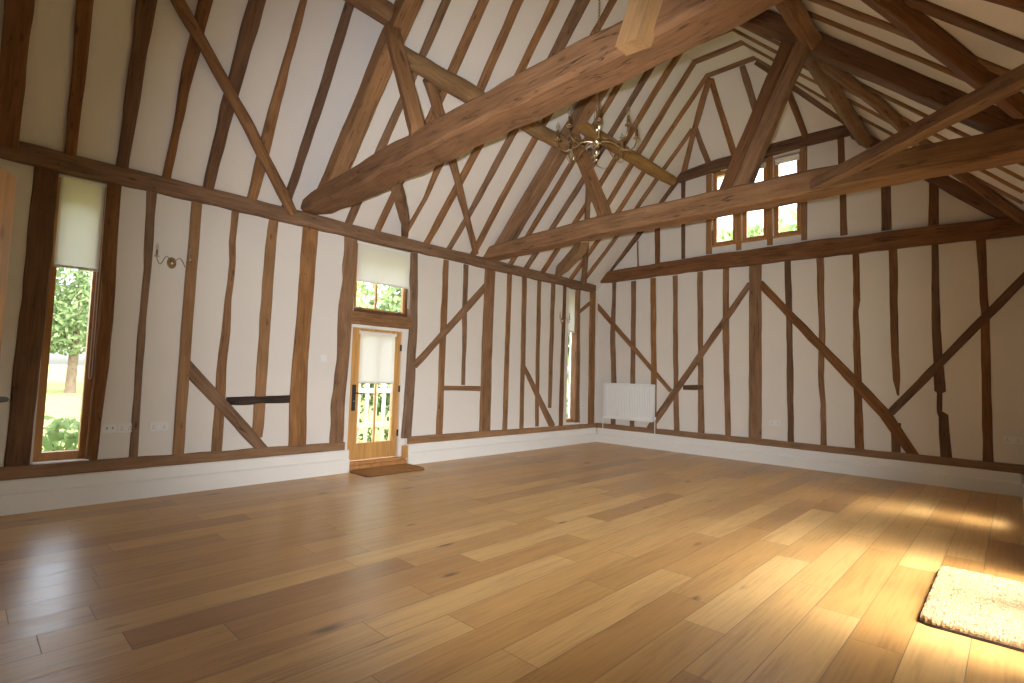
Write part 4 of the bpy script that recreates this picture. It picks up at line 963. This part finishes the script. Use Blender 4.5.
for i in range(31):
    a = X0+.02+i*(X1-X0-.04)/31; m.box(a, a+.022, yf+.028, yf+.072, Z1-.026, Z1-.016)
m.box(X0+.004, X1-.004, yf+.002, yf+.014, Z1-.030, Z1-.010, .003); m.box(X0+.004, X1-.004, yf+.088, yf+.100, Z1-.030, Z1-.010, .003)
part(m, 'top_grille', 'enamel', o)
for xx in (X0, X1):
    m = MB(); m.box(xx-.008, xx+.008, yf+.002, yf+.100, Z0+.02, Z1-.010, .003); part(m, 'side_panel', 'enamel', o)
for xx, lab in ((X0-.03, 0), (X1+.035, 1)):
    m = MB(); m.tube([(xx, yf+.045, .30), (xx, yf+.045, Z0+.045)], .0085, 10); m.tube([(xx, yf+.045, Z0+.04), (xx+(.04 if lab == 0 else -.05), yf+.045, Z0+.04)], .011, 10); part(m, 'pipe', 'plastic', o, True)
m = MB(); m.lathe([(.012, 0), (.020, .006), (.021, .05), (.018, .064), (.002, .068)], 16, (X1+.035, yf+.045, Z0+.05)); part(m, 'valve', 'enamel', o, True)
m = MB(); m.lathe([(.012, 0), (.014, .004), (.013, .03), (.002, .034)], 12, (X0-.03, yf+.045, Z0+.05)); part(m, 'valve', 'steel', o, True)
for xx in (X0+.2, X1-.2):
    m = MB(); m.box(xx-.015, xx+.015, yf+.095, YW, Z0+.1, Z1-.12); part(m, 'bracket', 'steel', o)

# mats
def rounded(x0, x1, y0, y1, r, n=6):
    out = []
    for cx_, cy_, a0 in ((x1-r, y1-r, 0), (x0+r, y1-r, 90), (x0+r, y0+r, 180), (x1-r, y0+r, 270)):
        out += [(cx_+r*math.cos(R(a0+90*i/n)), cy_+r*math.sin(R(a0+90*i/n))) for i in range(n+1)]
    return out
def pile(x0, x1, y0, y1, r, z0, z1, amp, step, rot=0.0):
    b = bmesh.new(); nx = int((x1-x0)/step); ny = int((y1-y0)/step)
    cxm, cym = (x0+x1)/2, (y0+y1)/2; hx, hy = (x1-x0)/2, (y1-y0)/2
    def inside(x, y):
        dx = abs(x-cxm)-(hx-r); dy = abs(y-cym)-(hy-r)
        return (dx <= 0 or dy <= 0 or dx*dx+dy*dy <= r*r) and abs(x-cxm) <= hx and abs(y-cym) <= hy
    g = {}
    for i in range(nx+1):
        for j in range(ny+1):
            x = x0+(x1-x0)*i/nx; y = y0+(y1-y0)*j/ny
            if not inside(x, y): continue
            e = min(hx-abs(x-cxm), hy-abs(y-cym)); dx = abs(x-cxm)-(hx-r); dy = abs(y-cym)-(hy-r)
            if dx > 0 and dy > 0: e = min(e, r-math.hypot(dx, dy))
            drop = (1-min(1, e/.018))**2*(z1-z0)*.55
            g[i, j] = b.verts.new((x+random.uniform(-1, 1)*step*.35, y+random.uniform(-1, 1)*step*.35, z1-drop+random.uniform(-1, .6)*amp))
    for (i, j) in list(g):
        q = [g.get(k) for k in ((i, j), (i+1, j), (i+1, j+1), (i, j+1))]
        if all(q): b.faces.new(q)
    for e in [e for e in b.edges if e.is_boundary]: pass
    be = [e for e in b.edges if e.is_boundary]
    ret = bmesh.ops.extrude_edge_only(b, edges=be)
    for v in ret['geom']:
        if isinstance(v, bmesh.types.BMVert): v.co.z = z0
    lone = [v for v in b.verts if not v.link_faces]
    bmesh.ops.delete(b, geom=lone, context='VERTS')
    b.verts.index_update(); m = MB(); m.add([v.co[:] for v in b.verts], [[v.index for v in f.verts] for f in b.faces]); b.free()
    return m
o = empty('rug', (6.66, 4.83, 0), 'thick cream pile rug in the bright light on the floorboards', 'rug')
m = MB(); m.prism([(x, y, .0005) for x, y in rounded(6.395, 6.935, 4.17, 5.50, .07)], (0, 0, .016)); part(m, 'backing', 'rugback', o, False, 'backing edge with side shade in its colour')  # near-black rim, shade along the rug's side put into its colour
part(pile(6.40, 6.935, 4.175, 5.495, .065, .014, .048, .0065, .0085), 'pile', 'rug', o)
o = empty('door_mat', (.22, 4.44, 0), 'brown coir mat lying at the step of the glazed door', 'door mat')
m = MB(); m.prism([(x, y, .0005) for x, y in rounded(-.02, .46, 3.945, 4.935, .05)], (0, 0, .008)); part(m, 'backing', 'rugback', o)
part(pile(-.018, .458, 3.947, 4.933, .05, .007, .036, .004, .012), 'pile', 'coir', o)

# ------------------------------------------------------------------ garden
m = MB(); m.box(-500, 300, -400, 500, -.40, -.22); o = m.build('lawn', M['lawn']); o['kind'] = 'structure'
m = MB()
for i in range(14):
    m.box(-2.2, -.37, 3.0+i*.45, 3.0+i*.45+.44, -.22, -.06, .005)
o = m.build('deck', M['deck']); struct(o)
o = empty('garden_railing', (-2.05, 6.0, -.06), 'pale wooden railing with upright balusters beyond the glazed door', 'railing')
for zz in (1.07, .42):
    m = MB(); m.box(-2.09, -2.03, 3.0, 9.3, zz-.045, zz+.045, .006); part(m, 'rail', 'fence', o)
for i in range(4):
    m = MB(); m.box(-2.11, -2.01, 3.0+i*2.08, 3.1+i*2.08, -.06, 1.25, .006); part(m, 'post', 'fence', o)
y = 3.2; i = 0
while y < 9.2:
    if min(abs(y-(3.05+k*2.08)) for k in range(4)) > .08:
        m = MB(); m.box(-2.085, -2.045, y-.034, y+.034, .05, 1.20, .004); part(m, 'baluster', 'fence', o)
    y += .185

def leaves(m, n, blobs, size, flat=.6):
    for i in range(n):
        c, r = random.choice(blobs); c = Vector(c)
        while True:
            d_ = Vector((random.uniform(-1, 1), random.uniform(-1, 1), random.uniform(-1, 1)))
            if .05 < d_.length < 1: break
        d_ = d_.normalized()*(d_.length**.35)
        p = c+Vector((d_.x*r[0], d_.y*r[1], d_.z*r[2])); s = size*random.uniform(.6, 1.3)
        a = Vector((random.gauss(0, 1), random.gauss(0, 1), random.gauss(0, flat))).normalized(); b_ = a.orthogonal().normalized(); c2 = a.cross(b_)
        q = random.uniform(0, PI); u = b_*math.cos(q)+c2*math.sin(q); v = a.cross(u)
        m.add([p-u*s, p-v*s*.45, p+u*s, p+v*s*.45], [(0, 1, 2, 3)])
def tree(x, y, h, cr, n, size, label, leaf='leafA', z0=-.22):
    o = empty('garden_tree', (x, y, z0), label, 'tree', 'trees seen through the windows')
    m = MB(); m.tube([(x, y, z0-.1), (x+.1, y+.05, z0+h*.3), (x-.05, y+.1, z0+h*.6), (x, y, z0+h*.85)], [h*.03, h*.024, h*.016, h*.006], 9); part(m, 'trunk', 'bark', o, True)
    blobs = [((x, y, z0+h*.62), (cr*.8, cr*.8, h*.34))]
    for k in range(9):
        a = random.uniform(0, 2*PI); q = cr*random.uniform(.3, .75)
        blobs.append(((x+q*math.cos(a), y+q*math.sin(a), z0+h*random.uniform(.36, .86)), (cr*.45, cr*.45, h*.15)))
    m = MB(); leaves(m, n, blobs, size); part(m, 'crown', leaf, o)
tree(-30, 4.3, 8.5, 3.4, 6000, .17, 'round tree beyond the lawn, through the tall slim window')
tree(-38, -.5, 10, 4.6, 5000, .22, 'darker tree behind the lawn at the edge of the tall slim window')
tree(-42, 8.5, 9, 4.6, 5000, .22, 'pale tree farther back, through the tall slim window', 'leafB')
tree(-9, 8.2, 6.5, 2.6, 4000, .13, 'leafy tree behind the railing, through the small window over the door', 'leafB')
tree(-15, 15.5, 7.5, 3.2, 2400, .26, 'tree behind the railing, through the glazed door', 'leafA')
tree(-7, 19.5, 7, 2.8, 2200, .24, 'tree outside the slim window near the radiator corner', 'leafA')
tree(-2.6, 27, 9.7, 4.6, 3000, .34, 'pale tree whose top shows in the lowest panes of the small gable windows', 'leafB')
def shrub(x, y, h, r, n, size, label, leaf='leafB'):
    o = empty('garden_shrub', (x, y, -.22), label, 'shrub')
    m = MB(); m.tube([(x, y, -.3), (x, y+.03, -.22+h*.5), (x+.02, y, -.22+h*.8)], [.02, .014, .006], 7)
    m.tube([(x, y, -.25), (x+.1, y+.12, -.22+h*.7)], [.014, .005], 6); part(m, 'stem', 'bark', o, True)
    m = MB(); leaves(m, n, [((x, y, -.22+h*.5), (r, r, h*.5)), ((x+r*.3, y+r*.3, -.22+h*.65), (r*.6, r*.6, h*.32))], size); part(m, 'foliage', leaf, o)
shrub(-.95, .80, 1.05, .42, 420, .075, 'bright green shrub just outside the tall slim window')
shrub(-1.6, 1.62, 2.75, .34, 150, .06, 'tall yellowish twiggy shrub outside the tall slim window', 'leafC')
shrub(-3.4, 6.2, 2.3, 1.0, 1500, .08, 'dark green shrub behind the garden railing, nearer the door handle', 'leafD')
shrub(-3.6, 8.2, 2.2, 1.1, 1500, .08, 'dark green shrub behind the garden railing, towards the hinges', 'leafD')
shrub(-1.6, 11.9, 2.6, .9, 800, .09, 'green shrub outside the slim window near the radiator corner', 'leafA')

# ------------------------------------------------------------------ light
sc = bpy.context.scene
w = bpy.data.worlds.new('World'); sc.world = w; w.use_nodes = True
nt = w.node_tree; nt.nodes.clear()
sky = nt.nodes.new('ShaderNodeTexSky'); sky.sky_type = 'NISHITA'; sky.sun_disc = False; sky.sun_elevation = R(58); sky.sun_rotation = R(90); sky.air_density = 1.2; sky.dust_density = 4.0; sky.altitude = 50
hs = nt.nodes.new('ShaderNodeHueSaturation'); hs.inputs['Saturation'].default_value = 0.45
bg = nt.nodes.new('ShaderNodeBackground'); bg.inputs['Strength'].default_value = SKY
ow = nt.nodes.new('ShaderNodeOutputWorld')
nt.links.new(sky.outputs[0], hs.inputs['Color']); nt.links.new(hs.outputs[0], bg.inputs['Color']); nt.links.new(bg.outputs[0], ow.inputs['Surface'])

sun = bpy.data.lights.new('sun', 'SUN'); sun.energy = SUN; sun.angle = R(11); sun.color = (1.0, 0.95, 0.86)
so = bpy.data.objects.new('sun', sun); C.objects.link(so)
so.rotation_euler = Vector((-1, -.06, -1.75)).to_track_quat('-Z', 'Y').to_euler(); so.location = (12, 6, 14)

def portal(name, loc, direction, sx, sy):
    l = bpy.data.lights.new(name, 'AREA'); l.shape = 'RECTANGLE'; l.size = sx; l.size_y = sy
    l.cycles.is_portal = True
    o = bpy.data.objects.new(name, l); C.objects.link(o); o.location = loc
    o.rotation_euler = Vector(direction).to_track_quat('-Z', 'Z').to_euler()
portal('portal_doors', (7.30, 4.85, 1.16), (-1, 0, 0), 2.26, 2.32)
portal('portal_slim', (7.30, 7.87, 1.92), (-1, 0, 0), .5, 2.93)
portal('portal_tall', (-.37, .79, 1.92), (1, 0, 0), .42, 2.93)
portal('portal_door', (-.37, 4.43, 1.69), (1, 0, 0), 1.0, 3.38)
portal('portal_corner', (-.37, 9.24, 1.92), (1, 0, 0), .42, 2.93)
portal('portal_gable', (3.38, LEN+.31, 4.85), (0, -1, 0), 1.65, 1.5)

# camera, and the small flash on top of it
YAW, PITCH, ROLL = -0.761647, 0.0630936, 0.0292992
fw = Vector((math.sin(YAW)*math.cos(PITCH), math.cos(YAW)*math.cos(PITCH), math.sin(PITCH)))
ri = Vector((math.cos(YAW), -math.sin(YAW), 0)); up = ri.cross(fw)
r2 = ri*math.cos(ROLL)+up*math.sin(ROLL); u2 = up*math.cos(ROLL)-ri*math.sin(ROLL)
cam = bpy.data.cameras.new('camera'); cam.sensor_width = 36; cam.lens = 36*527.95/1024; cam.clip_start = 0.02; cam.clip_end = 300
co = bpy.data.objects.new('camera', cam); C.objects.link(co)
co.matrix_world = Matrix(((r2.x, u2.x, -fw.x, EYE.x), (r2.y, u2.y, -fw.y, EYE.y), (r2.z, u2.z, -fw.z, EYE.z), (0, 0, 0, 1)))
sc.camera = co
fl = bpy.data.lights.new('camera_flash', 'SPOT'); fl.energy = FLASH; fl.color = (0.97, 0.97, 1.0); fl.spot_size = R(82); fl.spot_blend = 1.0; fl.shadow_soft_size = 0.02
fo = bpy.data.objects.new('camera_flash', fl); C.objects.link(fo)
fo.location = EYE-r2*.07+u2*.09; fo.rotation_euler = (fw+u2*.05).to_track_quat('-Z', 'Y').to_euler()

sc.view_settings.view_transform = 'Standard'; sc.view_settings.look = 'None'; sc.view_settings.gamma = 1.0
sc.view_settings.use_curve_mapping = False; sc.view_settings.exposure = EXPO
